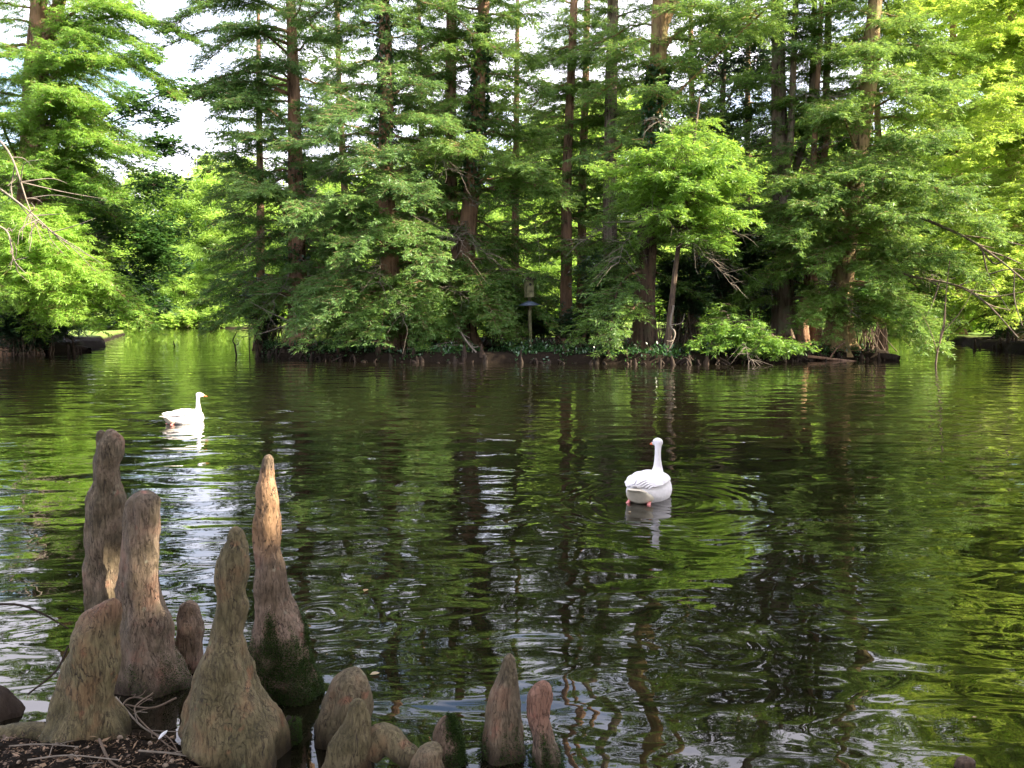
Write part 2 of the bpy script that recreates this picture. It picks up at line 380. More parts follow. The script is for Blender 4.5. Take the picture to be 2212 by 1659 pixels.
    mx2 = nt.nodes.new("ShaderNodeMixRGB"); mx2.inputs[2].default_value = (0.34, 0.15, 0.11, 1); L(rp.outputs[0], mx2.inputs[0]); L(mx.outputs[0], mx2.inputs[1])
    # pale lichen flecks
    ln = nt.nodes.new("ShaderNodeTexVoronoi"); ln.inputs['Scale'].default_value = 9; L(ad.outputs[0], ln.inputs['Vector'])
    rl = ramp(nt, [(0.045, (0.55, 0.55, 0.55)), (0.11, (0, 0, 0))]); L(ln.outputs['Distance'], rl.inputs[0])
    mx3 = nt.nodes.new("ShaderNodeMixRGB"); mx3.inputs[2].default_value = (0.33, 0.34, 0.26, 1); L(rl.outputs[0], mx3.inputs[0]); L(mx2.outputs[0], mx3.inputs[1])
    # per-knee tint; amber is warm wood tone plus a painted sun patch
    at = nt.nodes.new("ShaderNodeAttribute"); at.attribute_name = "olive"
    mo = nt.nodes.new("ShaderNodeMixRGB"); mo.blend_type = 'MULTIPLY'; mo.inputs[2].default_value = (0.75, 0.86, 0.52, 1); L(at.outputs['Fac'], mo.inputs[0]); L(mx3.outputs[0], mo.inputs[1])
    at2 = nt.nodes.new("ShaderNodeAttribute"); at2.attribute_name = "red"
    mr = nt.nodes.new("ShaderNodeMixRGB"); mr.inputs[2].default_value = (0.36, 0.17, 0.12, 1); L(at2.outputs['Fac'], mr.inputs[0]); L(mo.outputs[0], mr.inputs[1])
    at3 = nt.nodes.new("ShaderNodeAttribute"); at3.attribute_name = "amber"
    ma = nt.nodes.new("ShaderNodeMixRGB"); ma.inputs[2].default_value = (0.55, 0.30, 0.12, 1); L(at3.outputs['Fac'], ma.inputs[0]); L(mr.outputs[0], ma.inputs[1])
    mc = nt.nodes.new("ShaderNodeMixRGB"); mc.inputs[1].default_value = (0.045, 0.033, 0.025, 1); L(cm.outputs[0], mc.inputs[0]); dk = nt.nodes.new('ShaderNodeMixRGB'); dk.blend_type = 'MULTIPLY'; dk.inputs[0].default_value = 1; dk.inputs[2].default_value = (.80, .77, .75, 1); L(ma.outputs[0], dk.inputs[1]); 
    sz = nt.nodes.new('ShaderNodeSeparateXYZ'); L(ad.outputs[0], sz.inputs[0])
    wz = nt.nodes.new('ShaderNodeMapRange'); wz.interpolation_type = 'SMOOTHSTEP'; wz.inputs['From Min'].default_value = .03; wz.inputs['From Max'].default_value = .12; wz.inputs['To Min'].default_value = 1; wz.inputs['To Max'].default_value = 0; L(sz.outputs['Z'], wz.inputs['Value'])
    wet = nt.nodes.new('ShaderNodeMixRGB'); wet.blend_type = 'MULTIPLY'; wet.inputs[2].default_value = (.34, .30, .27, 1); L(wz.outputs[0], wet.inputs[0]); L(dk.outputs[0], wet.inputs[1]); L(wet.outputs[0], mc.inputs[2])
    hm = nt.nodes.new("ShaderNodeMath"); hm.operation = 'MULTIPLY_ADD'; hm.inputs[1].default_value = 0.55; L(fine.outputs[0], hm.inputs[0]); L(cm.outputs[0], hm.inputs[2])
    bp = nt.nodes.new("ShaderNodeBump"); bp.inputs['Distance'].default_value = 0.0075; bp.inputs['Strength'].default_value = 1.0; L(hm.outputs[0], bp.inputs['Height'])
    bs = nt.nodes.new("ShaderNodeBsdfPrincipled"); bs.inputs['Roughness'].default_value = 0.8; bs.inputs['Specular IOR Level'].default_value = 0.3
    L(mc.outputs[0], bs.inputs['Base Color']); L(bp.outputs[0], bs.inputs['Normal']); L(bs.outputs[0], out.inputs[0])
    return m
M_knee = knee_mat()

def soil_mat():
    m, nt, out = new_mat("soil"); L = nt.links.new
    geo = nt.nodes.new("ShaderNodeNewGeometry")
    n = nt.nodes.new("ShaderNodeTexNoise"); n.inputs['Scale'].default_value = 35; n.inputs['Detail'].default_value = 9; n.inputs['Roughness'].default_value = 0.75; L(geo.outputs['Position'], n.inputs['Vector'])
    r = ramp(nt, [(0.38, (0.008, 0.006, 0.004)), (0.60, (0.022, 0.015, 0.010)), (0.80, (0.07, 0.048, 0.032))]); L(n.outputs[0], r.inputs[0])
    # grass on the far meadow
    sx = nt.nodes.new("ShaderNodeSeparateXYZ"); L(geo.outputs['Position'], sx.inputs[0])
    mr = nt.nodes.new("ShaderNodeMapRange"); mr.inputs['From Min'].default_value = 47; mr.inputs['From Max'].default_value = 52; L(sx.outputs['Y'], mr.inputs['Value'])
    zr = nt.nodes.new("ShaderNodeMapRange"); zr.inputs['From Min'].default_value = 0.12; zr.inputs['From Max'].default_value = 0.3; L(sx.outputs['Z'], zr.inputs['Value'])
    mm = nt.nodes.new("ShaderNodeMath"); mm.operation = 'MULTIPLY'; L(mr.outputs[0], mm.inputs[0]); L(zr.outputs[0], mm.inputs[1])
    g = nt.nodes.new("ShaderNodeTexNoise"); g.inputs['Scale'].default_value = 0.8; g.inputs['Detail'].default_value = 8; L(geo.outputs['Position'], g.inputs['Vector'])
    rg = ramp(nt, [(0.35, (0.09, 0.15, 0.03)), (0.65, (0.20, 0.27, 0.06))]); L(g.outputs[0], rg.inputs[0])
    mx = nt.nodes.new("ShaderNodeMixRGB"); L(mm.outputs[0], mx.inputs[0]); L(r.outputs[0], mx.inputs[1]); L(rg.outputs[0], mx.inputs[2])
    bs = nt.nodes.new("ShaderNodeBsdfPrincipled"); bs.inputs['Roughness'].default_value = 0.95; bs.inputs['Specular IOR Level'].default_value = 0.1
    bp = nt.nodes.new("ShaderNodeBump"); bp.inputs['Distance'].default_value = 0.02; L(n.outputs[0], bp.inputs['Height']); L(bp.outputs[0], bs.inputs['Normal'])
    L(mx.outputs[0], bs.inputs['Base Color']); L(bs.outputs[0], out.inputs[0])
    return m
M_soil = soil_mat()

def simple(name, col, rough=0.6, spec=0.3, bump=0.0, scale=60, var=0.0, sss=0.0):
    m, nt, out = new_mat(name); L = nt.links.new
    bs = nt.nodes.new("ShaderNodeBsdfPrincipled"); bs.inputs['Roughness'].default_value = rough; bs.inputs['Specular IOR Level'].default_value = spec
    geo = nt.nodes.new("ShaderNodeTexCoord"); n = nt.nodes.new("ShaderNodeTexNoise"); n.inputs['Scale'].default_value = scale; n.inputs['Detail'].default_value = 5
    L(geo.outputs['Object'], n.inputs['Vector'])
    r = ramp(nt, [(0.3, tuple(c * (1 - var) for c in col)), (0.7, tuple(min(1, c * (1 + var)) for c in col))]); L(n.outputs[0], r.inputs[0]); L(r.outputs[0], bs.inputs['Base Color'])
    if bump:
        bp = nt.nodes.new("ShaderNodeBump"); bp.inputs['Distance'].default_value = bump; L(n.outputs[0], bp.inputs['Height']); L(bp.outputs[0], bs.inputs['Normal'])
    L(bs.outputs[0], out.inputs[0]); return m

# ------------------------------------------------------------------ setting: ground and water
def sd_poly(X, Y, poly):
    poly = np.asarray(poly, float); n = len(poly)
    d = np.full(X.shape, 1e9); ins = np.zeros(X.shape, bool)
    for i in range(n):
        a = poly[i]; b = poly[(i + 1) % n]; e = b - a
        wx = X - a[0]; wy = Y - a[1]; t = np.clip((wx * e[0] + wy * e[1]) / (e @ e), 0, 1)
        d = np.minimum(d, np.hypot(wx - e[0] * t, wy - e[1] * t))
        c = (a[1] > Y) != (b[1] > Y)
        with np.errstate(divide='ignore', invalid='ignore'):
            xi = (b[0] - a[0]) * (Y - a[1]) / (b[1] - a[1] + 1e-12) + a[0]
        ins ^= c & (X < xi)
    return np.where(ins, d, -d)

def W2(px, py): return tuple(W(px, py)[:2])
ISLAND = [W2(560, 764), W2(600, 768), W2(660, 774), W2(760, 780), W2(900, 782), W2(1040, 784), W2(1200, 783), W2(1330, 786), W2(1480, 787), W2(1600, 783), W2(1760, 778), W2(1860, 776),
          W2(1935, 777), (14.5, 33), (14.0, 38), (12.5, 43), (8, 47), (2, 48.5), (-5, 47), (-9.5, 42)]
LEFT = [(-60, 12), (-36, 26), (-24, 33), W2(20, 762), W2(110, 763), W2(160, 758), W2(188, 752), (-20.5, 43), (-24, 50), (-30, 66), (-60, 80)]
RIGHT = [(70, 5), (40, 24), (29, 36), W2(2212, 760), W2(2150, 752), W2(2112, 750), (24.5, 46), (26, 52), (34, 66), (70, 80)]
FAR = [(-400, 96), (-50, 97), (-34, 94), (-20, 92), (-8, 96), (8, 90), (20, 84), (34, 76), (60, 66), (400, 60), (400, 700), (-400, 700)]
NEAR = [(-60, -40), (-60, 3.1), (-4, 3.2), (-2.1, 3.2), (-1.45, 3.22), (-1.22, 3.2), (-1.08, 3.05), (-0.98, 2.75), (-0.5, 2.6), (-0.1, 2.5), (0.3, 2.4), (3, 2.1), (12, 1), (60, -10), (60, -40)]
LANDS = [(ISLAND, 0.30, 0.3), (LEFT, 0.34, 0.4), (RIGHT, 0.34, 0.4), (FAR, 0.7, 2.0), (NEAR, 0.075, 0.16)]

def smooth(x): x = np.clip(x, 0, 1); return x * x * (3 - 2 * x)
def ground_h(X, Y):
    h = np.full(X.shape, -0.7)
    for poly, top, wd_ in LANDS:
        sd = sd_poly(X, Y, poly)
        sd = sd + 0.12 * wd_ * (np.sin(X * 5.1 + Y * 1.7) + np.sin(X * 11.3 - Y * 4.1) * 0.6)
        hh = -0.7 + (top + 0.7) * smooth((sd + wd_ * 0.75) / (wd_ * 1.3))
        h = np.maximum(h, hh)
    far = smooth((Y - 100) / 140.0) * 3.0
    h = h + np.where(h > 0, far, 0)
    near = np.exp(-(np.hypot(X, Y - 3) / 4.0) ** 2)
    h = h + near * 0.018 * (np.sin(X * 23 + Y * 9) * np.sin(Y * 31 - X * 7) + 0.5 * np.sin(X * 57) * np.sin(Y * 63))
    isl = (h > 0.02) & (Y > 20)
    h = h + np.where(isl, 0.05 * np.sin(X * 3.1 + 1) * np.sin(Y * 2.7) + 0.03 * np.sin(X * 9.7) * np.sin(Y * 8.3), 0)
    return h
def gz(x, y): return float(ground_h(np.array([float(x)]), np.array([float(y)]))[0])

def axis(knots):
    out = []
    for (a, b, s) in knots: out.append(np.arange(a, b, s))
    return np.concatenate(out + [np.array([knots[-1][1]])])
xs = axis([(-400, -64, 24), (-64, -30, 1.2), (-30, -3.2, 0.22), (-3.2, 1.2, 0.03), (1.2, 30, 0.22), (30, 64, 1.2), (64, 401, 24)])
ys = axis([(-60, 1.5, 3), (1.5, 2.6, 0.1), (2.6, 4.0, 0.025), (4.0, 27, 0.7), (27, 52, 0.18), (52, 110, 0.8), (110, 700, 20)])
GX, GY = np.meshgrid(xs, ys); GZ = ground_h(GX, GY)
nx, ny = len(xs), len(ys)
I, J = np.meshgrid(np.arange(nx - 1), np.arange(ny - 1)); b0 = (J * nx + I).ravel()
gm = mesh_np("ground", np.stack([GX.ravel(), GY.ravel(), GZ.ravel()], 1), np.stack([b0, b0 + 1, b0 + nx + 1, b0 + nx], 1), True)
tag(obj("ground", gm, M_soil), kind="structure")

GOOSE_R = W(1407, 1090); GOOSE_L = W(396, 915)
def water_mat():
    m, nt, out = new_mat("pond_water"); L = nt.links.new
    geo = nt.nodes.new("ShaderNodeNewGeometry")
    bs = nt.nodes.new("ShaderNodeBsdfPrincipled"); bs.inputs['Base Color'].default_value = (0.007, 0.006, 0.003, 1)
    bs.inputs['Roughness'].default_value = 0.0; bs.inputs['IOR'].default_value = 1.6
    def nse(scale, sx, sy, rot=0.0, detail=2.0, dist=0.0):
        mp = nt.nodes.new("ShaderNodeMapping"); mp.inputs['Scale'].default_value = (sx, sy, 1); mp.inputs['Rotation'].default_value = (0, 0, rot)
        L(geo.outputs['Position'], mp.inputs[0])
        n = nt.nodes.new("ShaderNodeTexNoise"); n.inputs['Scale'].default_value = scale; n.inputs['Detail'].default_value = detail; n.inputs['Distortion'].default_value = dist
        L(mp.outputs[0], n.inputs['Vector']); return n.outputs[0]
    def mul(a, k):
        x = nt.nodes.new("ShaderNodeMath"); x.operation = 'MULTIPLY'; L(a, x.inputs[0])
        if isinstance(k, float): x.inputs[1].default_value = k
        else: L(k, x.inputs[1])
        return x.outputs[0]
    def add(a, b):
        x = nt.nodes.new("ShaderNodeMath"); x.operation = 'ADD'; L(a, x.inputs[0]); L(b, x.inputs[1]); return x.outputs[0]
    h = mul(nse(0.9, 0.8, 1.5, 0.15, 1.0, 0.6), 0.031)
    h = add(h, mul(nse(2.3, 0.75, 1.5, -0.3, 1.0, 1.0), 0.0044))
    h = add(h, mul(nse(7.0, 0.7, 1.4, 0.2, 2.0, 0.5), 0.00045))
    warp = mul(nse(1.6, 1.0, 1.0, 0.4, 2.0, 0.3), 16.0)
    # ring ripples (x, y, wavelength, reach, height)
    for (cx, cy, wl, reach, amp, inner) in RINGS:
        v = nt.nodes.new("ShaderNodeVectorMath"); v.operation = 'DISTANCE'; v.inputs[1].default_value = (cx, cy, 0); L(geo.outputs['Position'], v.inputs[0])
        s = nt.nodes.new("ShaderNodeMath"); s.operation = 'SINE'; L(add(mul(v.outputs['Value'], 2 * math.pi / wl), warp), s.inputs[0])
        mr = nt.nodes.new("ShaderNodeMapRange"); mr.interpolation_type = 'SMOOTHSTEP'; mr.inputs['From Min'].default_value = inner; mr.inputs['From Max'].default_value = reach
        mr.inputs['To Min'].default_value = amp; mr.inputs['To Max'].default_value = 0.0; L(v.outputs['Value'], mr.inputs['Value'])
        h = add(h, mul(s.outputs[0], mr.outputs[0]))
    bp = nt.nodes.new("ShaderNodeBump"); bp.inputs['Distance'].default_value = 1.0; bp.inputs['Strength'].default_value = 1.0
    L(h, bp.inputs['Height']); L(bp.outputs[0], bs.inputs['Normal']); L(bs.outputs[0], out.inputs[0])
    return m
def rg(px, py, wl, reach, amp, inner=0.0): p = W(px, py); return (p[0], p[1], wl, reach, amp, inner)
RINGS = [rg(1440, 1085, 0.16, 2.0, 0.0014), rg(1560, 1400, 0.15, 0.6, 0.0006), rg(1900, 1315, 0.21, 1.0, 0.0008), rg(400, 915, 0.16, 1.6, 0.0009), rg(690, 1330, 0.13, 0.8, 0.0007)]
M_water = water_mat()
wv_ = [(-400, -60), (400, -60), (400, 110), (-400, 110)]
wm = mesh_np("water", [(x, y, 0) for x, y in wv_], np.array([[0, 1, 2, 3]]))
tag(obj("water", wm, M_water), kind="structure")

# ------------------------------------------------------------------ cypress trees
def zat(path, z):
    path = np.asarray(path); k = np.argsort(path[:, 2]); return np.array([np.interp(z, path[k, 2], path[k, 0]), np.interp(z, path[k, 2], path[k, 1]), z])

def cypress(label, pix, Y, height, r0, r1, zmin, nb, reach, leaf=M_cyp, bark=M_bark, tint=0.5, group="bald cypresses on the island",
            extra=(), dead=4, ivy=None, flare=1.1, width=1.0, stems=(), azr=None, fl=0.145, F=9, rise=(0.35, 0.0), top_reach=0.32, step=0.21, name="cypress_tree", seed=0, cat="tree", tstep=0.075, flare_h=0.7, fw_=.029, lowbias=1.25, low=0, full=False):
    """pix: trunk points (px, py) from the base up, at depth Y"""
    pts = [P(px, py, Y) for px, py in pix]
    g = gz(pts[0][0], Y)
    pts[0][2] = min(pts[0][2], g) - 0.15
    last = pts[-1]
    if last[2] < height - 1:
        dv = unit(pts[-1] - pts[0]); pts.append(np.array([last[0] + dv[0] * (height - last[2]), Y, height]))
    root = thing(name, label, cat, (pts[0][0], Y, g), 0, group)
    wd = Wood(); lv = Leaves(); dd = Wood(); iv = Leaves()
    c, r = trunk_geo(wd, pts, r0, r1, flare=flare, flare_h=flare_h, seed=seed)
    for (sp, sr0, sr1) in stems:
        q = [P(a, b, Y + dy) for a, b, dy in sp]
        if q[-1][2] < height - 3: q.append(q[-1] + unit(q[-1] - q[-2]) * 3.5)
        sc_, sr_ = trunk_geo(wd, q, sr0, sr1, flare=0, flutes=3, sides=14, seed=seed + 5)
        for k in range(6):
            i = RS.randint(len(sc_) // 2, len(sc_)); bough(lv, wd, sc_[i], RS.rand() * 6.28, reach * 0.5 * (0.6 + 0.6 * RS.rand()), 0.2, 0.2, width, tint=tint, fl=fl, fw=fw_, F=F, tstep=tstep)
    ga = RS.rand() * 6; nb = int(nb * 1.85)
    for k in range(nb):
        f = ((k + RS.rand()) / nb) ** lowbias
        z = zmin + (height - zmin - 0.3) * f
        az = ga + k * 2.39996 + RS.randn() * 0.3
        if azr is not None:
            az = azr[0] + (azr[1] - azr[0]) * RS.rand() if RS.rand() < azr[2] else az
        if z > 15.5 and not full and RS.rand() < .55: continue
        if z < 9.5 and math.sin(az) < -.86 and RS.rand() < .8: continue
        L = reach * (1 - (1 - top_reach) * float(smooth((f - (.75 if full else .56)) / .3))) * (0.55 + 0.65 * RS.rand())
        if f > 0.93: L *= 0.5
        rs_ = rise[1] + (rise[0] - rise[1]) * f + RS.randn() * 0.08
        bough(lv, wd, zat(pts, z), az, L, rs_, 0.30 + 0.1 * RS.randn(), width * (0.7 + 0.5 * RS.rand()), step=step, tint=tint + (f - 0.5) * 0.15, fl=fl, fw=fw_, F=F, tstep=tstep, tertiary_wood=0.12)
    for k in range(low):
        a = -math.pi / 2 + RS.choice([-1, 1]) * RS.uniform(.35, 1.25); l = RS.uniform(2.2, 4.0); z0 = RS.uniform(1.6, 3.2); q = zat(pts, z0)
        bough(lv, wd, q, 0, 0, rise=1, width=RS.uniform(.7, 1.1), tint=tint + .05, target=q + np.array([math.cos(a) * l, math.sin(a) * l, RS.uniform(.3, 1.5) - z0]), step=0.16, tstep=0.07, F=8, fl=0.135, fw=.032, bare=0.3, tertiary_wood=0.2)
    for e in extra:
        z0, tx, ty, tY, wdt, tn = e[:6]
        tgt = P(tx, ty, tY)
        bough(lv, wd, zat(pts, z0), 0, 0, rise=1, width=wdt, tint=tn, target=tgt, step=0.14, tstep=0.07, F=8, fl=0.14, fw=.033, bare=0.25, tertiary_wood=0.2)
    for k in range(int(dead * 1.6)):
        z = zmin * 0.6 + RS.rand() * height * 0.35
        az = -math.pi / 2 + RS.randn() * 1.0
        p = zat(pts, z); st = p + np.array([math.cos(az), math.sin(az), 0]) * r0 * 0.8
        dd = Wood(); dead_twigs(dd, st, az, 1.4 + 2.0 * RS.rand(), 20, 0.2 + 0.4 * RS.rand(), 0.014)
        obj("dead_branch", dd.mesh("dead_branch", root), M_dead, root)
    if ivy:
        z0, z1, n = ivy
        zz = z0 + (z1 - z0) * RS.rand(n); cc = np.array([zat(pts, z) for z in zz]); rad = np.interp(zz, c[:, 2], r) * (1.05 + 0.35 * np.abs(RS.randn(n)) * 0.6)
        a = RS.rand(n) * 6.283 ; dens = np.sin(a * 2 + zz * 1.3) + RS.randn(n) * 0.7
        kp = dens > -0.5; cc, rad, a, zz = cc[kp], rad[kp], a[kp], zz[kp]
        p = cc + np.stack([np.cos(a) * rad, np.sin(a) * rad, 0 * a], 1)
        fronds(iv, p, a + RS.randn(len(a)) * 0.8, -0.9 + RS.randn(len(a)) * 0.4, RS.randn(len(a)) * 0.5, 0.12 + 0.08 * RS.rand(len(a)), 0.10 + 0.05 * RS.rand(len(a)), 0.4 + RS.randn(len(a)) * 0.2)
        obj("ivy", iv.mesh("ivy", root), M_ivy, root)
    obj("trunk", wd.mesh("trunk", root), bark, root)
    if lv.p: obj("crown", lv.mesh("crown", root, 0.06), leaf, root)
    return root

# island, left to right
cypress("tall bald cypress with bare straight reddish trunk and flared base, leftmost on the island", [(648, 722), (643, 600), (640, 450), (637, 300), (633, 150), (628, 0)], 35.5, 23, 0.42, 0.14, 2.4, 44, 3.4,
        extra=[(14.5, 360, 70, 33, .9, .5), (13, 430, 150, 33, .8, .45), (10.5, 430, 215, 33, .8, .45), (15, 400, -30, 33, .9, .5), (11, 540, 130, 33, .8, .45), (9, 480, 230, 32, .8, .4), (8, 540, 300, 32, 1.0, .45), (13.5, 440, 20, 33, .8, .5), (14, 520, -20, 33, .9, .5), (12, 480, 60, 32, .6, .45), (10.5, 470, 250, 33, .8, .4), (4.5, 500, 330, 33, 1.2, .45), (5.5, 560, 420, 31, 1.3, .5), (4.0, 760, 480, 31, 1.3, .45), (12.5, 330, 115, 34, .35, .4), (11, 400, 205, 35, .3, .4), (3, 560, 640, 33.5, .9, .5)], low=8, dead=6, seed=1, width=0.9, leaf=M_blue, ivy=(3.5, 9, 900))
cypress("big bald cypress with peeling red brown trunk, second from left", [(868, 745), (848, 640), (838, 500), (832, 350), (835, 200), (828, 0)], 32.5, 22, 0.40, 0.17, 2.2, 50, 3.6,
        extra=[(3.2, 780, 742, 29.8, 1.2, .55), (2.2, 720, 745, 30, .8, .55), (5, 640, 470, 28.5, 1.2, .55), (4.4, 760, 560, 28.5, 1.3, .55), (6.0, 900, 440, 28.5, 1.2, .5), (5.2, 930, 600, 28.6, 1.3, .55), (9, 700, 300, 28.5, 1.2, .45), (7, 800, 350, 29, 1.2, .45)], low=14, dead=8, seed=2, leaf=M_blue, ivy=(8, 15, 1800))
cypress("forked bald cypress with a wide fluted base and an ivy clad right stem", [(1005, 745), (1003, 640), (1008, 520), (1022, 380), (1035, 200), (1045, 20)], 33.5, 22, 0.44, 0.17, 2.4, 46, 3.4,
        stems=[([(992, 560, 0.1), (978, 480, 0.4), (974, 330, 0.6), (974, 150, 0.6), (976, 0, 0.6)], 0.24, 0.19)],
        extra=[(3.5, 1075, 715, 30, 1.0, .6), (3.6, 900, 660, 30, 1.1, .5), (6.5, 1150, 370, 30, 1.3, .55), (6.2, 1210, 440, 30.5, 1.2, .5), (7.2, 1000, 330, 29.5, 1.2, .6)], low=15, dead=8, seed=3, ivy=(6.5, 13, 2600), leaf=M_cyp, flare=0.8)
cypress("slim dark straight bald cypress in the middle of the island behind the nest box", [(1222, 700), (1224, 560), (1224, 400), (1230, 250), (1240, 0)], 39, 23, 0.28, 0.13, 4.5, 34, 3.0, dead=2, seed=4, width=0.8, bark=M_bark, top_reach=0.5)
cypress("thin bald cypress pole close to the right of the slim dark trunk in the middle", [(1256, 690), (1256, 560), (1258, 400), (1264, 200), (1268, 0)], 42, 22, 0.24, 0.12, 5.0, 28, 2.8, dead=1, seed=5, width=0.8)
cypress("straight brown bald cypress rising out of dark evergreen shrubs", [(1322, 720), (1318, 560), (1318, 400), (1320, 200), (1324, 0)], 38, 23, 0.36, 0.2, 4.0, 36, 3.0, dead=2, seed=6, width=0.85, bark=M_bark_grey)
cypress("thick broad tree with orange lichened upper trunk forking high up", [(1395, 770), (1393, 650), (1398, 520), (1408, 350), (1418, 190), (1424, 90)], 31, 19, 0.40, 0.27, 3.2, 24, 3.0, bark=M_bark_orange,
        stems=[([(1424, 100, 0), (1440, 40, 0), (1470, -30, 0.3), (1490, -150, 0.5)], 0.22, 0.12), ([(1424, 130, 0), (1465, 70, -0.2), (1540, 45, -0.5), (1610, 40, -1)], 0.07, 0.03), ([(1430, 235, 0), (1480, 185, -0.5), (1540, 128, -1.0)], 0.075, 0.05)],
        low=3, dead=4, seed=7, ivy=(6.5, 10.5, 3200), leaf=M_cyp, extra=[(4, 1330, 640, 30, .7, .4), (10, 1330, 120, 30, 1.2, .5)])
cypress("young bright green bald cypress leaning over the water in front of the lichened trunk", [(1440, 760), (1452, 640), (1470, 500), (1490, 400), (1500, 300)], 29.6, 9.0, 0.10, 0.03, 4.6, 14, 1.8, leaf=M_young, bark=M_twig, tint=.5,
        extra=[(5.0, 1300, 365, 28, .9, .6), (5.2, 1370, 330, 27.6, .9, .65), (5.6, 1450, 300, 27.6, 1.0, .65), (5.2, 1560, 300, 27.8, .9, .6), (4.9, 1610, 380, 27.8, 1.0, .55), (4.4, 1600, 470, 27.6, 1.0, .55), (4.2, 1560, 540, 28, .8, .6), (4.4, 1420, 460, 27.4, 1.1, .5), (4.8, 1500, 400, 27, 1.2, .55), (4.5, 1340, 400, 28, .9, .5), (5, 1420, 380, 27.2, 1.0, .6), (3.8, 1500, 520, 27.8, .9, .5), (5.6, 1540, 350, 27.2, 1.0, .6)], dead=3, seed=8, flare=.4, width=.8, group=None)
cypress("grey brown many stemmed bald cypress with a sunlit split trunk above the dark shrubs", [(1700, 720), (1690, 600), (1690, 450), (1686, 340), (1682, 200), (1680, 60)], 33.5, 22, 0.44, 0.2, 4.0, 30, 3.0, bark=M_bark_grey,
        stems=[([(1690, 420, -.3), (1706, 330, -.5), (1712, 200, -.5), (1716, 90, -.4)], 0.15, 0.09), ([(1692, 440, .2), (1730, 330, .3), (1752, 230, .3), (1758, 60, .3)], 0.17, 0.08), ([(1690, 470, .4), (1765, 350, .6), (1782, 250, .6), (1792, -40, .6)], 0.17, 0.10)],
        low=5, dead=5, full=True, seed=9, leaf=M_cyp, width=.8)
cypress("dark leaning pair of short trunks next to the yellow buttressed trunk", [(1738, 755), (1735, 680), (1745, 600), (1748, 480), (1760, 300)], 33, 15, 0.20, 0.08, 4.0, 16, 2.4, seed=10, dead=3, stems=[([(1760, 745, .3), (1762, 660, .3), (1752, 560, .3), (1770, 420, .3)], .24, .1)], leaf=M_blue)
cypress("sunlit bald cypress with a yellow buttressed base at the island's right end", [(1808, 758), (1815, 650), (1826, 540), (1842, 430), (1862, 280), (1885, 110), (1890, 0)], 32, 24, 0.42, 0.2, 3.6, 46, 3.8, bark=M_bark_yellow, flare=1.0, flare_h=0.95, leaf=M_cyp, tint=.66,
        extra=[(3.2, 2010, 560, 28.5, 1.3, .55), (4.2, 1950, 470, 28, 1.4, .5), (5.0, 1760, 450, 28, 1.3, .5), (4.0, 1720, 520, 28, 1.2, .5), (5.5, 2080, 430, 28, 1.5, .55), (6.2, 1900, 380, 28, 1.4, .55), (7.5, 1800, 240, 28.5, 1.3, .55), (7.2, 1990, 320, 28.5, 1.4, .55), (3.2, 1900, 620, 28.6, 1.0, .55), (2.2, 1960, 720, 29.5, .9, .65), (5.2, 2150, 520, 28, 1.4, .6), (3.4, 2100, 600, 28.5, 1.2, .55), (9, 2050, 200, 29, 1.5, .6), (5, 1680, 400, 29, 1.0, .5)], low=8, dead=8, full=True, seed=12)
# low sunny boughs over the water in front of the right half
cypress("small bright bald cypress spreading low over the water below the dark shrubs", [(1700, 770), (1690, 745), (1640, 735), (1590, 715), (1570, 680)], 29.3, 2.3, 0.05, 0.02, 0.5, 10, 1.0, leaf=M_young, bark=M_twig, tint=.35,
        extra=[(.5, 1500, 745, 28.4, .6, .3), (.5, 1740, 752, 28.4, .5, .35), (.5, 1620, 760, 28.2, .7, .35), (.6, 1560, 720, 28.6, .6, .4), (.6, 1650, 735, 28.2, .6, .4), (.9, 1590, 705, 28.6, .6, .4), (.5, 1540, 757, 28.2, .6, .35), (.5, 1690, 757, 28.2, .6, .35)], dead=1, seed=13, flare=.2, group=None, width=.55)
# second row on the island (behind)
for i, (px, Y, hh, tn, lab) in enumerate([(560, 44, 17, .4, "shaded bald cypress just left of the leftmost tall trunk, further back"), (745, 42, 20, .45, "bald cypress in the back row between the two leftmost thick trunks"), (915, 44, 20, .5, "bald cypress in the back row left of the forked tree"),
                                     (1110, 44, 18, .5, "bald cypress in the back row between the forked tree and the slim dark trunk"), (1500, 42, 20, .45, "bald cypress in the back row behind the magnolia"), (1610, 44, 21, .5, "bald cypress in the back row left of the many stemmed tree"), (1905, 41, 19, .6, "bald cypress in the back row behind the yellow buttressed trunk")]):
    cypress(lab, [(px, 705), (px + 3, 500), (px + RS.randint(-12, 12), 200)], Y, hh, 0.24, 0.08, 2.6, 30, 3.4, dead=0, seed=20 + i, width=1.1, tint=tn, fl=.24, fw_=.06, F=6, step=.3, tstep=.13, group="bald cypresses in the island's back row")

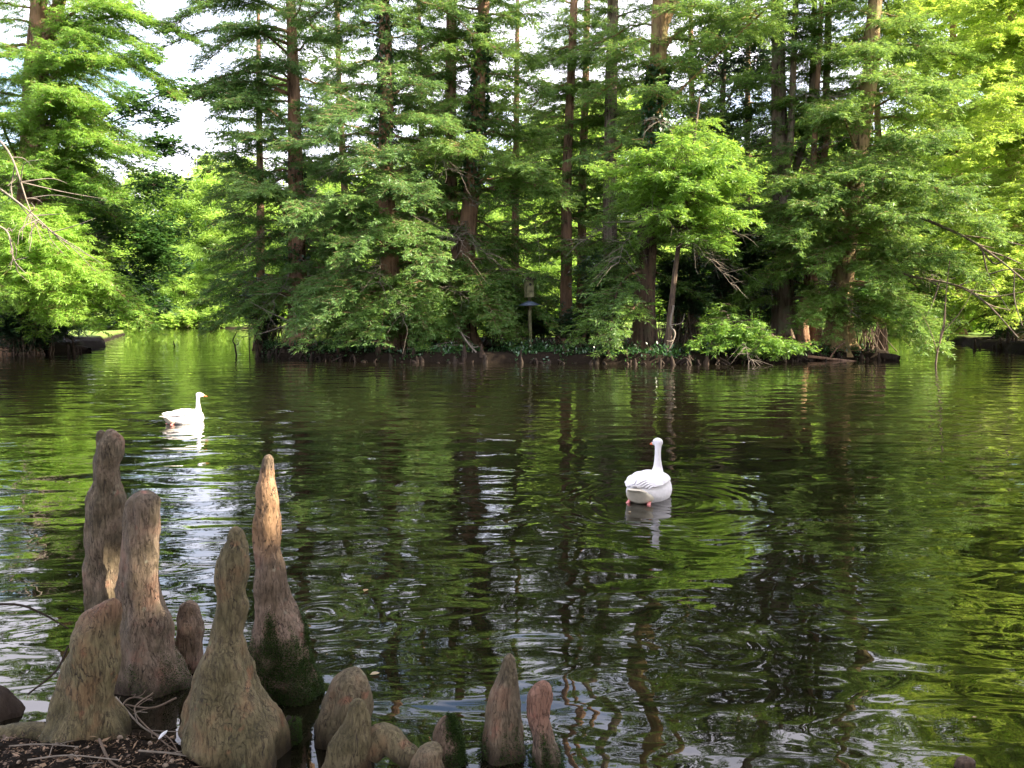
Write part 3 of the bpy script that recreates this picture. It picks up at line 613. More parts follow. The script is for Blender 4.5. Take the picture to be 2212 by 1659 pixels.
# left bank
cypress("huge bald cypress with a dark swollen base on the left bank", [(40, 745), (55, 640), (62, 500), (70, 300), (75, 140), (85, 0)], 36, 23, 0.62, 0.24, 3.0, 44, 4.0, bark=M_bark, leaf=M_young, tint=.3, top_reach=.5, flare=1.0, group=None,
        stems=[([(78, 160, 0), (110, 60, 0), (150, -60, 0)], .3, .18)],
        extra=[(12, 430, 95, 33, .9, .4), (13.8, 360, -20, 33, 1.0, .45), (12.5, 300, 40, 32, 1.0, .5), (12, 330, 130, 32, .9, .45), (11, 380, 215, 32, .8, .4), (2.6, 60, 660, 30, 1.4, .7), (2.4, 130, 700, 31, 1.2, .6), (2.4, -20, 690, 31, 1.2, .6), (3.4, 100, 610, 28.5, 1.5, .8), (3.6, 20, 640, 28.5, 1.4, .75), (3.2, 150, 680, 29.5, 1.2, .7), (3.0, 330, 715, 30.5, .8, .55), (4.6, 90, 530, 28.6, 1.3, .8), (7.5, 120, 200, 30, 1.4, .5), (8, 200, 230, 31, 1.2, .45), (5.5, 250, 430, 31, 1.2, .4), (9, 240, 130, 32, 1.5, .5), (9.5, 180, 80, 32, 1.4, .5), (6.5, 200, 300, 31, 1.4, .4), (6, 300, 330, 31, 1.2, .35), (4.5, 130, 560, 29, 1.4, .75), (4.2, 60, 590, 29, 1.3, .75), (4, 210, 610, 29.5, 1.1, .7), (3.5, 160, 640, 29.5, 1.1, .7), (2.6, 280, 700, 31, .9, .5), (2.5, 210, 715, 31, .8, .5), (6.2, 60, 380, 30, 1.4, .4), (7, 20, 250, 31, 1.4, .45), (3.8, 0, 540, 29, 1.3, .75)], dead=12, seed=14, low=8)
root_dead = [l for l in ()]

# right bank
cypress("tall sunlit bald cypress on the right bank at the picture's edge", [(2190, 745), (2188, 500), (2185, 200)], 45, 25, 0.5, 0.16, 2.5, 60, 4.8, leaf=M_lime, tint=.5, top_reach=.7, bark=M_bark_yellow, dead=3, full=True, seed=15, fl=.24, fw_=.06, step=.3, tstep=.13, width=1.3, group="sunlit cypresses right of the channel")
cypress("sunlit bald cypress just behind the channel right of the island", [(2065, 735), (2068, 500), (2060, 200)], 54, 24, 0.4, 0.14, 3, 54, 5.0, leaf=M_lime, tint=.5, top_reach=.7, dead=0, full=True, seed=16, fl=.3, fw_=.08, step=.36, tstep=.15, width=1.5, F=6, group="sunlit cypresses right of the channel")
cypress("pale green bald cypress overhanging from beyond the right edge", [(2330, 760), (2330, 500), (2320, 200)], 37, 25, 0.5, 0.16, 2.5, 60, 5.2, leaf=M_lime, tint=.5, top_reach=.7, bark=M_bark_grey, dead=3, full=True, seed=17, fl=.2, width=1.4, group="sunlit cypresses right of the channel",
        extra=[(12, 2050, 150, 32, 1.6, .6), (10.5, 1990, 260, 32, 1.5, .6), (14, 1960, 60, 32, 1.6, .6), (11.5, 2130, 90, 32, 1.6, .6), (8.5, 2080, 350, 31, 1.5, .55), (13, 2080, 20, 31, 1.6, .6), (9.5, 2160, 220, 31, 1.5, .6), (13.5, 1880, 120, 32.5, 1.4, .55), (5, 2180, 700, 33, 1.2, .6), (5, 2130, 640, 33, 1.2, .55), (7, 2120, 500, 33, 1.4, .5)])

# ------------------------------------------------------------------ broadleaf masses
def shrub(label, c, rad, n_whorl, mat, leafL=0.16, leafW=0.055, per=7, name="evergreen_shrub", cat="shrub", group=None, tint=.45, wood=M_twig, zmin=0.02, lift=0.35):
    n_whorl = int(n_whorl * 2.4); c = np.array(c, float); root = thing(name, label, cat, (c[0], c[1], gz(c[0], c[1])), 0, group)
    lv = Leaves(); wd = Wood(); base = np.array([c[0], c[1], gz(c[0], c[1]) - .05])
    # lumpy shell of whorls
    nc = max(6, n_whorl // 28); cl = unit(RS.randn(nc, 3)) * (RS.rand(nc, 1) ** .4) * .8; cr = .22 + .2 * RS.rand(nc)
    idx = RS.randint(0, nc, n_whorl); q = cl[idx] + unit(RS.randn(n_whorl, 3)) * (cr[idx] * (.6 + .5 * RS.rand(n_whorl)))[:, None]
    pts = c + q * np.array(rad)
    pts = pts[pts[:, 2] > zmin + .05]
    out = unit(pts - c + np.array([0, 0, .3])); oaz = np.arctan2(out[:, 1], out[:, 0]); n = len(pts)
    az = oaz[:, None] * 0 + (np.arange(per) / per * 6.283)[None] + RS.rand(n, 1) * 6
    tl = lift * RS.rand(n, 1) - .25 + RS.randn(n, per) * .25
    p = np.repeat(pts[:, None], per, 1) + RS.randn(n, per, 3) * .02
    L = leafL * (.7 + .6 * RS.rand(n, per))
    fronds(lv, p, az, tl, RS.randn(n, per) * .4, L, leafW * (.8 + .4 * RS.rand(n, per)), np.clip(tint + RS.randn(n, 1) * .15 + RS.randn(n, per) * .12, 0, 1))
    for k in range(nc):
        q = c + cl[k] * np.array(rad); b2 = base + np.array([RS.randn() * .4 * rad[0], RS.randn() * .3 * rad[1], 0]); mid = b2 * .5 + q * .5 + RS.randn(3) * .12
        wd.tube([b2, mid, q], .018 + .006 * rad[2], .006, 4, 6)
    obj("branch_frame", wd.mesh("branch_frame", root), wood, root)
    obj("foliage", lv.mesh("foliage", root, zmin), mat, root)
    return root

SH = "evergreen shrubs on the island"
shrub("dark evergreen shrub at the island's left end beside the tall straight trunk", P(572, 665, 39.5), (1.3, 1.3, 1.8), 700, M_dark, group=SH, name="evergreen_shrub")
shrub("low dark shrub between the two leftmost thick trunks", P(740, 665, 36), (1.6, 1.3, 1.3), 600, M_dark, group=SH)
shrub("dark shrub behind the forked cypress's base", P(930, 650, 37), (1.5, 1.3, 1.6), 600, M_dark, group=SH)
shrub("dark shrub between the forked cypress and the nest box", P(1075, 665, 36), (1.3, 1.2, 1.4), 650, M_dark, group=SH)
shrub("glossy rhododendron around the straight brown trunk", P(1310, 640, 34), (1.5, 1.2, 1.9), 800, M_dark, group=SH, leafL=.19)
shrub("glossy rhododendron right of the lichened trunk's foot", P(1475, 640, 33), (1.3, 1.2, 1.9), 800, M_dark, group=SH, leafL=.19)
shrub("tall glossy rhododendron above the low bright cypress boughs", P(1590, 600, 33.5), (1.5, 1.3, 2.6), 1100, M_dark, group=SH, leafL=.19)
shrub("dark shrub behind the leaning pair of short trunks", P(1690, 640, 35), (1.3, 1.2, 2.0), 600, M_dark, group=SH)
shrub("fresh green bush right beside the yellow buttressed base", P(1870, 660, 33), (.9, .8, 1.0), 420, M_broad, leafL=.14, leafW=.07, tint=.6, group=SH, name="leafy_bush")
shrub("dark low shrub in the middle under the nest box", P(1170, 690, 34), (1.5, 1.1, .9), 450, M_dark, group=SH)
shrub("dark low shrub at the foot of the slim poles", P(1255, 705, 34), (1.1, 1, .8), 400, M_dark, group=SH)
# tall broadleaf evergreens
def broad_tree(label, pix, Y, blobs, mat, leafL=.2, leafW=.075, n=26, name="magnolia_tree", group=None, r0=.22, tint=.45, per=8, bark=M_bark_grey):
    pts = [P(a, b, Y) for a, b in pix]; g = gz(pts[0][0], Y); pts[0][2] = g - .1
    root = thing(name, label, "tree", (pts[0][0], Y, g), 0, group); wd = Wood(); lv = Leaves()
    trunk_geo(wd, pts, r0, .06, flare=.5, flutes=4, sides=12)
    for (bx, by, bY, rx, rz, k) in blobs:
        c = P(bx, by, bY); base = zat(pts, max(pts[0][2] + 1, c[2] - 1.5)); wd.tube([base, base * .7 + c * .3 + RS.randn(3) * .35, base * .35 + c * .65 + RS.randn(3) * .35 + np.array([0, 0, .2]), c], .06, .02, 5)
        k = int(k * 1.15); nc = 12; cl = unit(RS.randn(nc, 3)) * (RS.rand(nc, 1) ** .5) * .85
        for q in cl: wd.tube([c, c + q * np.array([rx, rx, rz]) * .9], .025, .008, 4, 4)
        idx = RS.randint(0, nc, k); w = cl[idx] + unit(RS.randn(k, 3)) * (.5 * (.4 + .7 * RS.rand(k)))[:, None]
        p0 = c + w * np.array([rx, rx, rz]); m = len(p0)
        az = (np.arange(per) / per * 6.283)[None] + RS.rand(m, 1) * 6
        fronds(lv, np.repeat(p0[:, None], per, 1) + RS.randn(m, per, 3) * .02, az, .25 * RS.rand(m, 1) - .2 + RS.randn(m, per) * .28, RS.randn(m, per) * .4, leafL * (.7 + .6 * RS.rand(m, per)), leafW * (.8 + .4 * RS.rand(m, per)), np.clip(tint + RS.randn(m, 1) * .18 + RS.randn(m, per) * .1, 0, 1))
    obj("trunk", wd.mesh("trunk", root), bark, root); obj("crown", lv.mesh("crown", root, .1), mat, root)
    return root
broad_tree("dark glossy magnolia high behind the lichened trunk", [(1555, 720), (1550, 500), (1560, 250), (1570, 60)], 37, [(1560, 160, 36, 1.7, 2.4, 420), (1490, 290, 36, 1.4, 1.5, 260), (1620, 260, 36.5, 1.5, 1.6, 300), (1560, 60, 37, 1.6, 1.6, 260), (1540, 400, 36, 1.6, 1.6, 260), (1650, 130, 37, 1.2, 1.4, 140), (1560, -120, 37, 2.4, 2.6, 400)], M_dark, tint=.6)
broad_tree("shaded broadleaf tree on the left bank reaching its dark branches over the channel", [(-20, 750), (20, 550), (80, 350), (140, 200)], 43, [(220, 470, 40, 2.2, 1.2, 420), (350, 560, 41, 2.0, 1.2, 420), (300, 660, 41, 1.8, .8, 320), (150, 660, 40, 2.2, 1.2, 420), (120, 560, 40, 2.2, 1.6, 420), (160, 520, 41, 2.4, 1.8, 420), (300, 500, 41, 2.2, 1.5, 400), (250, 600, 41, 2.4, 1.3, 420), (330, 400, 42, 1.8, 1.3, 260), (180, 400, 42, 2.0, 1.6, 300), (40, 600, 42, 2.4, 2.0, 420), (60, 450, 42, 2.2, 2, 360), (320, 240, 42, 1.9, .8, 260), (390, 200, 42, 1.5, .5, 150), (460, 190, 42, 1.6, .6, 200), (540, 215, 42, 1.2, .5, 120), (200, 270, 42, 1.8, 1.2, 260), (360, 310, 42, 1.6, .6, 200), (300, 120, 42, 1.4, .5, 120)], M_broad, leafL=.22, leafW=.10, name="broadleaf_tree", tint=.45, r0=.3)
shrub("dark shrub at the foot of the huge left cypress", P(60, 690, 39), (2.2, 1.5, 1.6), 700, M_dark)
shrub("dark shrub in front of the huge left cypress's swollen base", P(45, 715, 34.9), (1.6, .7, 1.0), 700, M_dark)
shrub("low bush on the left bank beyond the huge cypress", P(120, 700, 46), (2.0, 1.2, 1.0), 400, M_broad, name="leafy_bush", leafL=.2, leafW=.1)
shrub("dark bush on the right bank above the bare mud edge", P(2180, 690, 45), (1.6, 1.3, 1.2), 500, M_broad, tint=.3, name="leafy_bush")

# ------------------------------------------------------------------ far bank trees (copies of a few kinds)
def far_tree(kind, label):
    root = thing("broadleaf_tree", label, "tree", (0, 0, 0)); wd = Wood(); lv = Leaves()
    Hh = [15, 19, 12, 17][kind]
    trunk_geo(wd, [(0, 0, -.3), (.2, .1, Hh * .4), (-.1, 0, Hh * .92)], .3, .06, flare=.4, sides=10, step=.6)
    nb = [90, 110, 80, 100][kind]
    for k in range(nb):
        z = Hh * (.10 + .88 * (k + RS.rand()) / nb); az = k * 2.4 + RS.randn() * .3
        f = z / Hh; R_ = Hh * .30 * (np.sin(np.pi * min(1, f * .80 + .13)) ** .7) * (.5 + .65 * RS.rand())
        c = np.array([math.cos(az) * R_, math.sin(az) * R_, z + R_ * .12])
        wd.tube([(0, 0, z - R_ * .3), c * .5 + np.array([0, 0, (z) * .5]), c], .06, .015, 4, 5)
        m = 520; s = np.array([1.25, 1.25, .55]) * (.7 + .5 * RS.rand())
        p = c + RS.randn(m, 3) * s * .62
        fronds(lv, p, RS.rand(m) * 6.28, RS.randn(m) * .5 - .15, RS.randn(m) * .7, .30 * (.6 + .8 * RS.rand(m)), .15 * (.7 + .6 * RS.rand(m)), np.clip(.5 + RS.randn() * .2 + RS.randn(m) * .15, 0, 1))
    obj("trunk", wd.mesh("trunk", root), M_bark_grey, root); obj("crown", lv.mesh("crown", root), M_far, root)
    return root
protos = [far_tree(k, "") for k in range(4)]
GL = "sunlit trees on the far bank"
def far_label(px, Y):
    side = "across the left channel" if px < 620 else ("seen between the island trunks" if px < 1850 else "beyond the right channel")
    return ("yellow green leafy tree at the far water's edge, " if Y < 104 else "tall yellow green tree set back on the far bank, ") + side
far_spots = []
for px in range(-260, 2520, 105):
    Yf = 99 if px < 1500 else (99 - (px - 1500) / 700 * 18)
    far_spots.append((px + RS.randn() * 20, Yf + RS.rand() * 3, RS.randint(4), .55 + .25 * RS.rand()))
for px in range(-300, 2560, 120):
    far_spots.append((px + RS.randn() * 25, 112 + RS.rand() * 12, RS.randint(4), .95 + .35 * RS.rand()))
for px in range(560, 2560, 110):
    far_spots.append((px + RS.randn() * 25, 135 + RS.rand() * 12, RS.randint(4), 1.5 + .5 * RS.rand()))
for px in (235, 330, 415, 505, 590): far_spots.append((px, 108 + RS.rand() * 4, RS.randint(2) * 2 + 1, [.95, 1.25, 1.0, 1.3, 1.1][int(px) % 5] + .1 * RS.rand()))
used = set()
for px, Y, k, s in far_spots:
    loc = (float((px - 1106) / F2 * Y), float(Y), gz((px - 1106) / F2 * Y, Y) - .1)
    lb = far_label(px, Y); rz = RS.rand() * 6.28
    if k not in used:
        used.add(k); o = protos[k]; o.location = loc; o.rotation_euler = (0, 0, rz); o.scale = (s, s, s); o['label'] = lb
    else: o = dup(protos[k], loc, rz, s, lb)
    o['group'] = GL + (" in front" if Y < 104 else " behind")
for k in range(4):
    if k not in used: protos[k].location = (float(-30 + 9 * k), 120, .5); protos[k]['label'] = far_label(400, 120); protos[k]['group'] = GL + " behind"
# bushes along the far water's edge
sb = shrub("round sunlit bush along the far water's edge", (0, 99.0, 1.5), (2.6, 1.6, 1.9), 700, M_far, leafL=.34, leafW=.2, per=5, name="leafy_bush", group="sunlit bushes along the far water's edge", tint=.5, zmin=.1)
for k, px in enumerate(range(-150, 2400, 62)):
    Yb = (93.8 if px < 1500 else 93.8 - (px - 1500) / 700 * 19) + RS.rand() * 1.5
    x = (px - 1106) / F2 * Yb; s = .6 + .65 * RS.rand()
    if k == 0: sb.location = (x, Yb, max(gz(x, Yb), 0) - .35); sb.scale = (s, s, s)
    else: dup(sb, (float(x), float(Yb), max(gz(x, Yb), 0) - .35), RS.rand() * 6.28, (s, s, s * (.7 + .6 * RS.rand())))
# right-bank near bushes
for k, (px, py, Y, r_) in enumerate([(2010, 690, 62, 2.0), (2100, 690, 60, 2.2), (2215, 680, 52, 2.2), (1930, 700, 66, 1.8)]):
    shrub(["sunlit bush at the back of the right channel", "rounded sunlit bush left of the bare mud bank", "sunlit bush at the right picture edge", "sunlit bush seen just past the island's right tip"][k], P(px, py, Y), (r_, r_, r_ * .9), 700, M_far, leafL=.25, leafW=.14, per=5, name="leafy_bush", tint=.5)

# ------------------------------------------------------------------ trees of the near bank, out of the frame, that shade the shore
K6A = P(578, 1000, 3.68); K6B = P(578, 1190, 3.68); SD = np.array(sdir)
def sun_gap(lv, r=.075):
    """keep a real hole in the canopy through which the sun reaches the slender knee's tip"""
    for k in range(len(lv.p)):
        p = lv.p[k]; keep = np.ones(len(p), bool)
        for f in np.linspace(0, 1, 7):
            a = K6A + (K6B - K6A) * f; v = p - a; t = v @ SD; d = np.linalg.norm(v - t[:, None] * SD, axis=1); keep &= ~((t > 0) & (d < r + .2))
        lv.p[k] = p[keep]
        for L_ in (lv.d, lv.s, lv.L, lv.W, lv.t): L_[k] = L_[k][keep]
def shade_tree(x, y, Hh, R_, nblob, label, lo=.32, m=150, sz=1.0, name="broadleaf_tree"):
    root = thing(name, label, "tree", (x, y, gz(x, y)), 0, "broadleaf trees on the near bank"); wd = Wood(); lv = Leaves()
    trunk_geo(wd, [(x, y, -.2), (x + .3, y, Hh * .5), (x, y + .2, Hh * .95)], .4, .1, sides=12, step=.6)
    for k in range(nblob):
        z = Hh * (lo + (.98 - lo) * (k + RS.rand()) / nblob); az = k * 2.4; rr = R_ * (.15 + .85 * RS.rand() ** .7) * (1.1 - .6 * (z / Hh))
        c = np.array([x + math.cos(az) * rr, y + math.sin(az) * rr, z])
        p = c + RS.randn(m, 3) * np.array([1.0, 1.0, .5]) * sz
        fronds(lv, p, RS.rand(m) * 6.28, RS.randn(m) * .4, RS.randn(m) * .6, .34 * (.6 + .8 * RS.rand(m)), .2 + 0 * RS.rand(m), np.clip(.5 + RS.randn(m) * .2, 0, 1))
    sun_gap(lv)
    obj("trunk", wd.mesh("trunk", root), M_bark_grey, root); obj("crown", lv.mesh("crown", root), M_broad, root)
shade_tree(7.5, 0.3, 12, 4.2, 150, "near bank tree overhanging the water from the right, behind the viewer", m=260)
shade_tree(17, 3, 16, 5.0, 120, "near bank tree further right of the viewer", m=260)
shade_tree(-3.5, -2.2, 11, 5.5, 80, "tree whose crown hangs over the viewer and the cypress knees", lo=.45, m=220)
# ------------------------------------------------------------------ cypress knees of the near bank
def fbm(x, y, z, o=4):
    return mnoise.fractal(Vector((x, y, z)), 1.0, 2.1, o)

def knee(label, rows, Y, olive=0.0, red=0.0, amber=None, lump=0.24, nside=72, tips=(), moss=None, rough=1.0, seed=0, lean=0.0, mat=None, roots=(), group="cypress knees on the near bank", flute=.05, redtop=0, depthk=0.92, lobes=()):
    """rows: (py, x left, x right) from the tip down; built as a solid at depth Y"""
    rows = sorted(rows); py = np.array([r[0] for r in rows], float); xl = np.array([r[1] for r in rows], float); xr = np.array([r[2] for r in rows], float)
    n = int(max(40, (py[-1] - py[0]) / 4.0)); q = np.linspace(0, 1, n) ** 1.15; q = py[0] + (py[-1] - py[0]) * q
    L_ = np.interp(q, py, xl); R_ = np.interp(q, py, xr)
    ker = np.array([1, 2, 3, 2, 1]) / 9.; pad = lambda a: np.convolve(np.r_[[2 * a[0] - a[2], 2 * a[0] - a[1]], a, [2 * a[-1] - a[-2], 2 * a[-1] - a[-3]]], ker, 'valid')
    L_, R_ = pad(L_), pad(R_)
    # round the tip
    w = R_ - L_; k0 = w.max() * .0 + max(w[3], 12) ; d = (q - q[0]); tipr = min(k0 * .5, 24.)
    cap = np.sqrt(np.clip(1 - (1 - np.clip(d / tipr, 0, 1)) ** 2, 0, 1)); cx = (L_ + R_) / 2; w = w * cap
    root_p = P(float(cx[-1]), float(q[-1]), Y); g = max(gz(root_p[0], Y), -0.3)
    V = np.zeros((n, nside, 3)); th = np.arange(nside) / nside * 2 * np.pi
    zb = P(0, float(q[-1]), Y)[2]
    for i in range(n):
        c = P(float(cx[i]), float(q[i]), Y); r = w[i] / 2 * Y / F2
        hfrac = (q[i] - q[0]) / (q[-1] - q[0])
        c[1] += lean * (c[2] - zb)
        V[i, :, 0] = c[0] + r * np.cos(th); V[i, :, 1] = c[1] + r * depthk * np.sin(th); V[i, :, 2] = c[2]
        fl = flute * r * np.sin(th * 5 + seed + c[2] * 3) * (.3 + hfrac)
        V[i, :, 0] += fl * np.cos(th); V[i, :, 1] += fl * np.sin(th)
    V[0, :, :] = V[0].mean(axis=0)
    flat = V.reshape(-1, 3); ctr = np.repeat(np.stack([V[:, :, 0].mean(1), V[:, :, 1].mean(1)], 1), nside, 0)
    rad = np.hypot(flat[:, 0] - ctr[:, 0], flat[:, 1] - ctr[:, 1])
    nd = np.zeros(len(flat)); s = seed * 7.3
    for j, (x, y, z) in enumerate(flat):
        nd[j] = lump * fbm(x * 9 + s, y * 9, z * 5, 2) * min(rad[j], .08) * 1.4 + rough * (.0035 * fbm(x * 55 + s, y * 55, z * 13, 3) + .0022 * fbm(x * 150, y * 150, z * 60 + s, 2))
    krs = np.random.RandomState(seed * 13 + 1)
    for _ in range(16):
        q0 = flat[krs.randint(len(flat) // 8, len(flat))]; dd = np.linalg.norm(flat - q0, axis=1); lr = .018 + .035 * krs.rand(); nd += krs.choice([1, 1, -1]) * lr * .22 * np.exp(-(dd / lr) ** 2)
    for (lx, ly, lr, amt) in lobes:
        lp = P(lx, ly, Y); lp[1] = Y - .06; dd = np.linalg.norm((flat - lp) * np.array([1, .7, 1]), axis=1); nd += amt * np.exp(-(dd / lr) ** 2)
    dirx = np.stack([np.cos(th), np.sin(th)], 1); dirs = np.tile(dirx, (n, 1))
    sc_ = np.clip(rad / .02, 0, 1)
    flat[:, 0] += dirs[:, 0] * nd * sc_; flat[:, 1] += dirs[:, 1] * nd * sc_
    i = (np.arange(n - 1) * nside)[:, None]; k = np.arange(nside)[None]; k2 = (k + 1) % nside
    F = np.stack([i + k, i + nside + k, i + nside + k2, i + k2], axis=-1).reshape(-1, 4)
    root = thing("cypress_knee", label, "cypress knee", (root_p[0], Y, min(g, 0.13)), 0, group)
    # extend below the ground
    Vs = [flat]; Fs = [F]; tot = len(flat)
    low = V[-1].copy(); ring2 = flat[-nside:].copy(); ring2[:, 2] -= .5; c2 = ring2.mean(0); ring2[:, :2] = c2[:2] + (ring2[:, :2] - c2[:2]) * 1.15
    Vs.append(ring2); Fs.append(np.stack([tot - nside + np.arange(nside), tot + np.arange(nside), tot + (np.arange(nside) + 1) % nside, tot - nside + (np.arange(nside) + 1) % nside], 1)); tot += nside
    for (pts, r0, r1) in tips:       # extra finger tips or ridges, roots
        pp = np.array([np.r_[P(a, b, Y + dy)] for a, b, dy in pts]); m = 26; c = catmull(pp, m); rr = r0 + (r1 - r0) * np.linspace(0, 1, m)
        rr = rr * np.sqrt(np.clip(1 - np.clip((np.linspace(0, 1, m) - .86) / .14, 0, 1) ** 2, 0.0, 1)) + .0005
        tv, tf = tubes(c[None], rr[None], 28)
        cc = np.repeat(c, 28, 0); dv = unit(tv - cc)
        for j in range(len(tv)): tv[j] += dv[j] * (.10 * rr[j // 28] * fbm(*(tv[j] * 14), 2) + .003 * fbm(tv[j][0] * 60, tv[j][1] * 60, tv[j][2] * 25, 3))
        Vs.append(tv); Fs.append(tf + tot); tot += len(tv)
    AV = np.vstack(Vs); me = mesh_np("knee_bark", local(AV, root), np.vstack(Fs), True)
    top = P(0, float(q[0]), Y)[2]; hh = (top - AV[:, 2])
    def vatt(nm, val):
        a = me.attributes.new(nm, 'FLOAT', 'POINT'); a.data.foreach_set("value", np.asarray(val, dtype=np.float32))
    vatt("olive", np.clip(olive + 0 * hh, 0, 1)); vatt("red", np.clip(red * (1 - smooth((hh - redtop) / .14)) if redtop else red + 0 * hh, 0, 1))
    if amber:  # sun patch painted into the bark colour below the tip, ragged edges
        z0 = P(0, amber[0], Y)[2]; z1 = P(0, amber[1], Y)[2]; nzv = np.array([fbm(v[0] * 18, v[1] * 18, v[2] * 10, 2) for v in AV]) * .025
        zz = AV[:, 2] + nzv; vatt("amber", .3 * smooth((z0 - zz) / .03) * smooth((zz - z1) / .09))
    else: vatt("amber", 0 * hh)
    obj("bark", me, mat or M_knee, root)
    if moss:
        lvm = Leaves(); cnt, z0, z1, azc, azw = moss; cnt = int(cnt * 3.2)
        fv = flat.reshape(n, nside, 3); m = cnt * 10; ii = RS.randint(0, n - 1, m); jj = RS.randint(0, nside, m); p = fv[ii, jj] + RS.randn(m, 3) * .006
        a = th[jj]; zt = z1 + .05 * np.sin(a * 3 + seed) + .05 * np.sin(a * 7)
        da = np.abs((a - azc + np.pi) % (2 * np.pi) - np.pi)
        kp = (p[:, 2] < zt - np.abs(RS.randn(m)) * .07 + .02) & (np.sin(p[:, 0] * 41 + p[:, 2] * 23) + np.sin(p[:, 2] * 57) + RS.randn(m) * .9 > -1.3) & (p[:, 2] > z0) & (da < azw + RS.randn(m) * .25); p, a = p[kp][:cnt], a[kp][:cnt]; m = len(p)
        p = p + np.stack([np.cos(a), np.sin(a), 0 * a], 1) * (RS.rand(m) ** 2 * .007)[:, None]
        fronds(lvm, p, a + RS.randn(m) * .9, .1 + RS.randn(m) * .6, RS.randn(m), .004 + .007 * RS.rand(m), .002 + .002 * RS.rand(m), np.clip(.45 + RS.randn(m) * .25, 0, 1))
        if m: obj("moss", lvm.mesh("moss", root), M_moss, root)
    return root

knee("tall thick grey knee with a knuckled double tip, furthest left and furthest back", [(926, 226, 250), (940, 222, 262), (955, 212, 267), (985, 211, 266), (1010, 209, 258), (1050, 203, 262), (1080, 193, 267), (1120, 190, 270), (1180, 188, 272), (1250, 189, 270), (1330, 190, 268), (1420, 186, 275), (1500, 180, 290)], 4.0, olive=.15, seed=1,
     tips=[([(224, 1010, -.01), (220, 965, -.01), (217, 928, -.01)], .034, .018)])
knee("thick rounded knee with a split flaring foot, second from the left behind the stubby one", [(1058, 292, 330), (1070, 280, 342), (1090, 272, 347), (1130, 268, 348), (1190, 260, 347), (1240, 257, 346), (1300, 258, 352), (1350, 256, 370), (1400, 254, 376), (1440, 252, 392), (1470, 250, 410), (1500, 248, 418), (1530, 245, 424)], 3.78, seed=2, olive=.05, flute=.08,
     moss=(2600, -.05, .13, 5.4, .9), lobes=[(362, 1340, .05, .012)])
knee("stubby broad knee with its pinkish tip bent to the right, in the front left corner", [(1291, 236, 257), (1302, 214, 258), (1320, 188, 258), (1345, 172, 257), (1370, 163, 254), (1400, 154, 254), (1440, 142, 252), (1480, 131, 249), (1520, 122, 252), (1560, 103, 264), (1590, 88, 274), (1625, 70, 286)], 3.22, seed=3, olive=.75, red=.4, redtop=.02, flute=.07,
     tips=[([(130, 1600, 0), (60, 1590, -.02), (0, 1592, -.03), (-80, 1600, -.03)], .06, .035)])
knee("small dark knee standing in the gap between two tall ones", [(1296, 397, 422), (1306, 388, 428), (1340, 384, 433), (1380, 380, 438), (1420, 378, 441), (1470, 376, 440), (1510, 374, 446)], 3.95, seed=4, red=.1)
knee("big wavy knee with a two lobed foot in the centre of the front group", [(1136, 500, 517), (1150, 494, 524), (1167, 490, 526), (1181, 477, 532), (1211, 469, 533), (1250, 467, 528), (1282, 466, 526), (1312, 461, 533), (1345, 456, 533), (1372, 453, 526), (1400, 444, 533), (1430, 432, 546), (1460, 424, 549), (1500, 408, 568), (1540, 392, 588), (1580, 388, 606), (1620, 420, 616), (1660, 455, 622), (1700, 462, 626)], 3.12, olive=.7, seed=5, tips=[([(498, 1420, -.01), (512, 1500, -.04), (538, 1590, -.06), (548, 1700, -.06)], .045, .10)],
     flute=.06, lobes=[(560, 1590, .07, .03), (540, 1640, .07, .035), (425, 1590, .06, .015), (480, 1375, .04, .006)], lump=.3)
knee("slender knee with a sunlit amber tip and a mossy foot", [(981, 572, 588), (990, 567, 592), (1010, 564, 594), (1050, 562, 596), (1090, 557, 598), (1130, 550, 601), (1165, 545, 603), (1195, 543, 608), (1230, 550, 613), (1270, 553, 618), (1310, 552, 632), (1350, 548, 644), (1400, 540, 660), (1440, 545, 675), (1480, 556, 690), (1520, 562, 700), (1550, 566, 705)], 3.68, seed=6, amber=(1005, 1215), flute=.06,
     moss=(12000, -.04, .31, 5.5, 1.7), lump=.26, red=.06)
knee("rounded leaning knee with a cracked cap, right of the mossy one", [(1440, 752, 778), (1448, 738, 786), (1465, 722, 790), (1485, 706, 793), (1510, 693, 794), (1540, 682, 794), (1570, 674, 793), (1610, 671, 794), (1660, 668, 800), (1720, 665, 805)], 3.28, seed=7, olive=.45, lump=.26)
knee("pointed olive knee in the front, joined by a red root", [(1508, 762, 784), (1520, 755, 793), (1540, 749, 801), (1570, 738, 804), (1600, 722, 804), (1630, 706, 803), (1660, 692, 800), (1730, 670, 806)], 3.02, seed=8, olive=.65,
     tips=[([(800, 1500 + 120, .05), (830, 1590, .04), (870, 1625, .02), (930, 1665, 0), (980, 1710, 0)], .055, .035)])
knee("small blunt pale knee at the bottom edge beside the red root", [(1603, 925, 950), (1612, 912, 955), (1630, 898, 958), (1660, 884, 960), (1700, 870, 962)], 2.96, seed=9, olive=.4)
knee("little moss sided knee at the water's edge", [(1544, 955, 978), (1555, 948, 984), (1580, 940, 990), (1610, 932, 996), (1650, 922, 1006), (1700, 915, 1015)], 3.12, seed=10, red=.12,
     moss=(4200, -.2, .2, 5.9, 1.0))
knee("conical grey knee, the taller of the two at the right of the group", [(1411, 1094, 1108), (1422, 1088, 1113), (1440, 1081, 1116), (1470, 1068, 1118), (1500, 1057, 1121), (1530, 1050, 1125), (1560, 1045, 1129), (1590, 1040, 1132), (1640, 1030, 1140), (1700, 1020, 1150)], 3.16, seed=11, olive=.25,
     moss=(2600, -.2, .05, 4.6, 2.6))
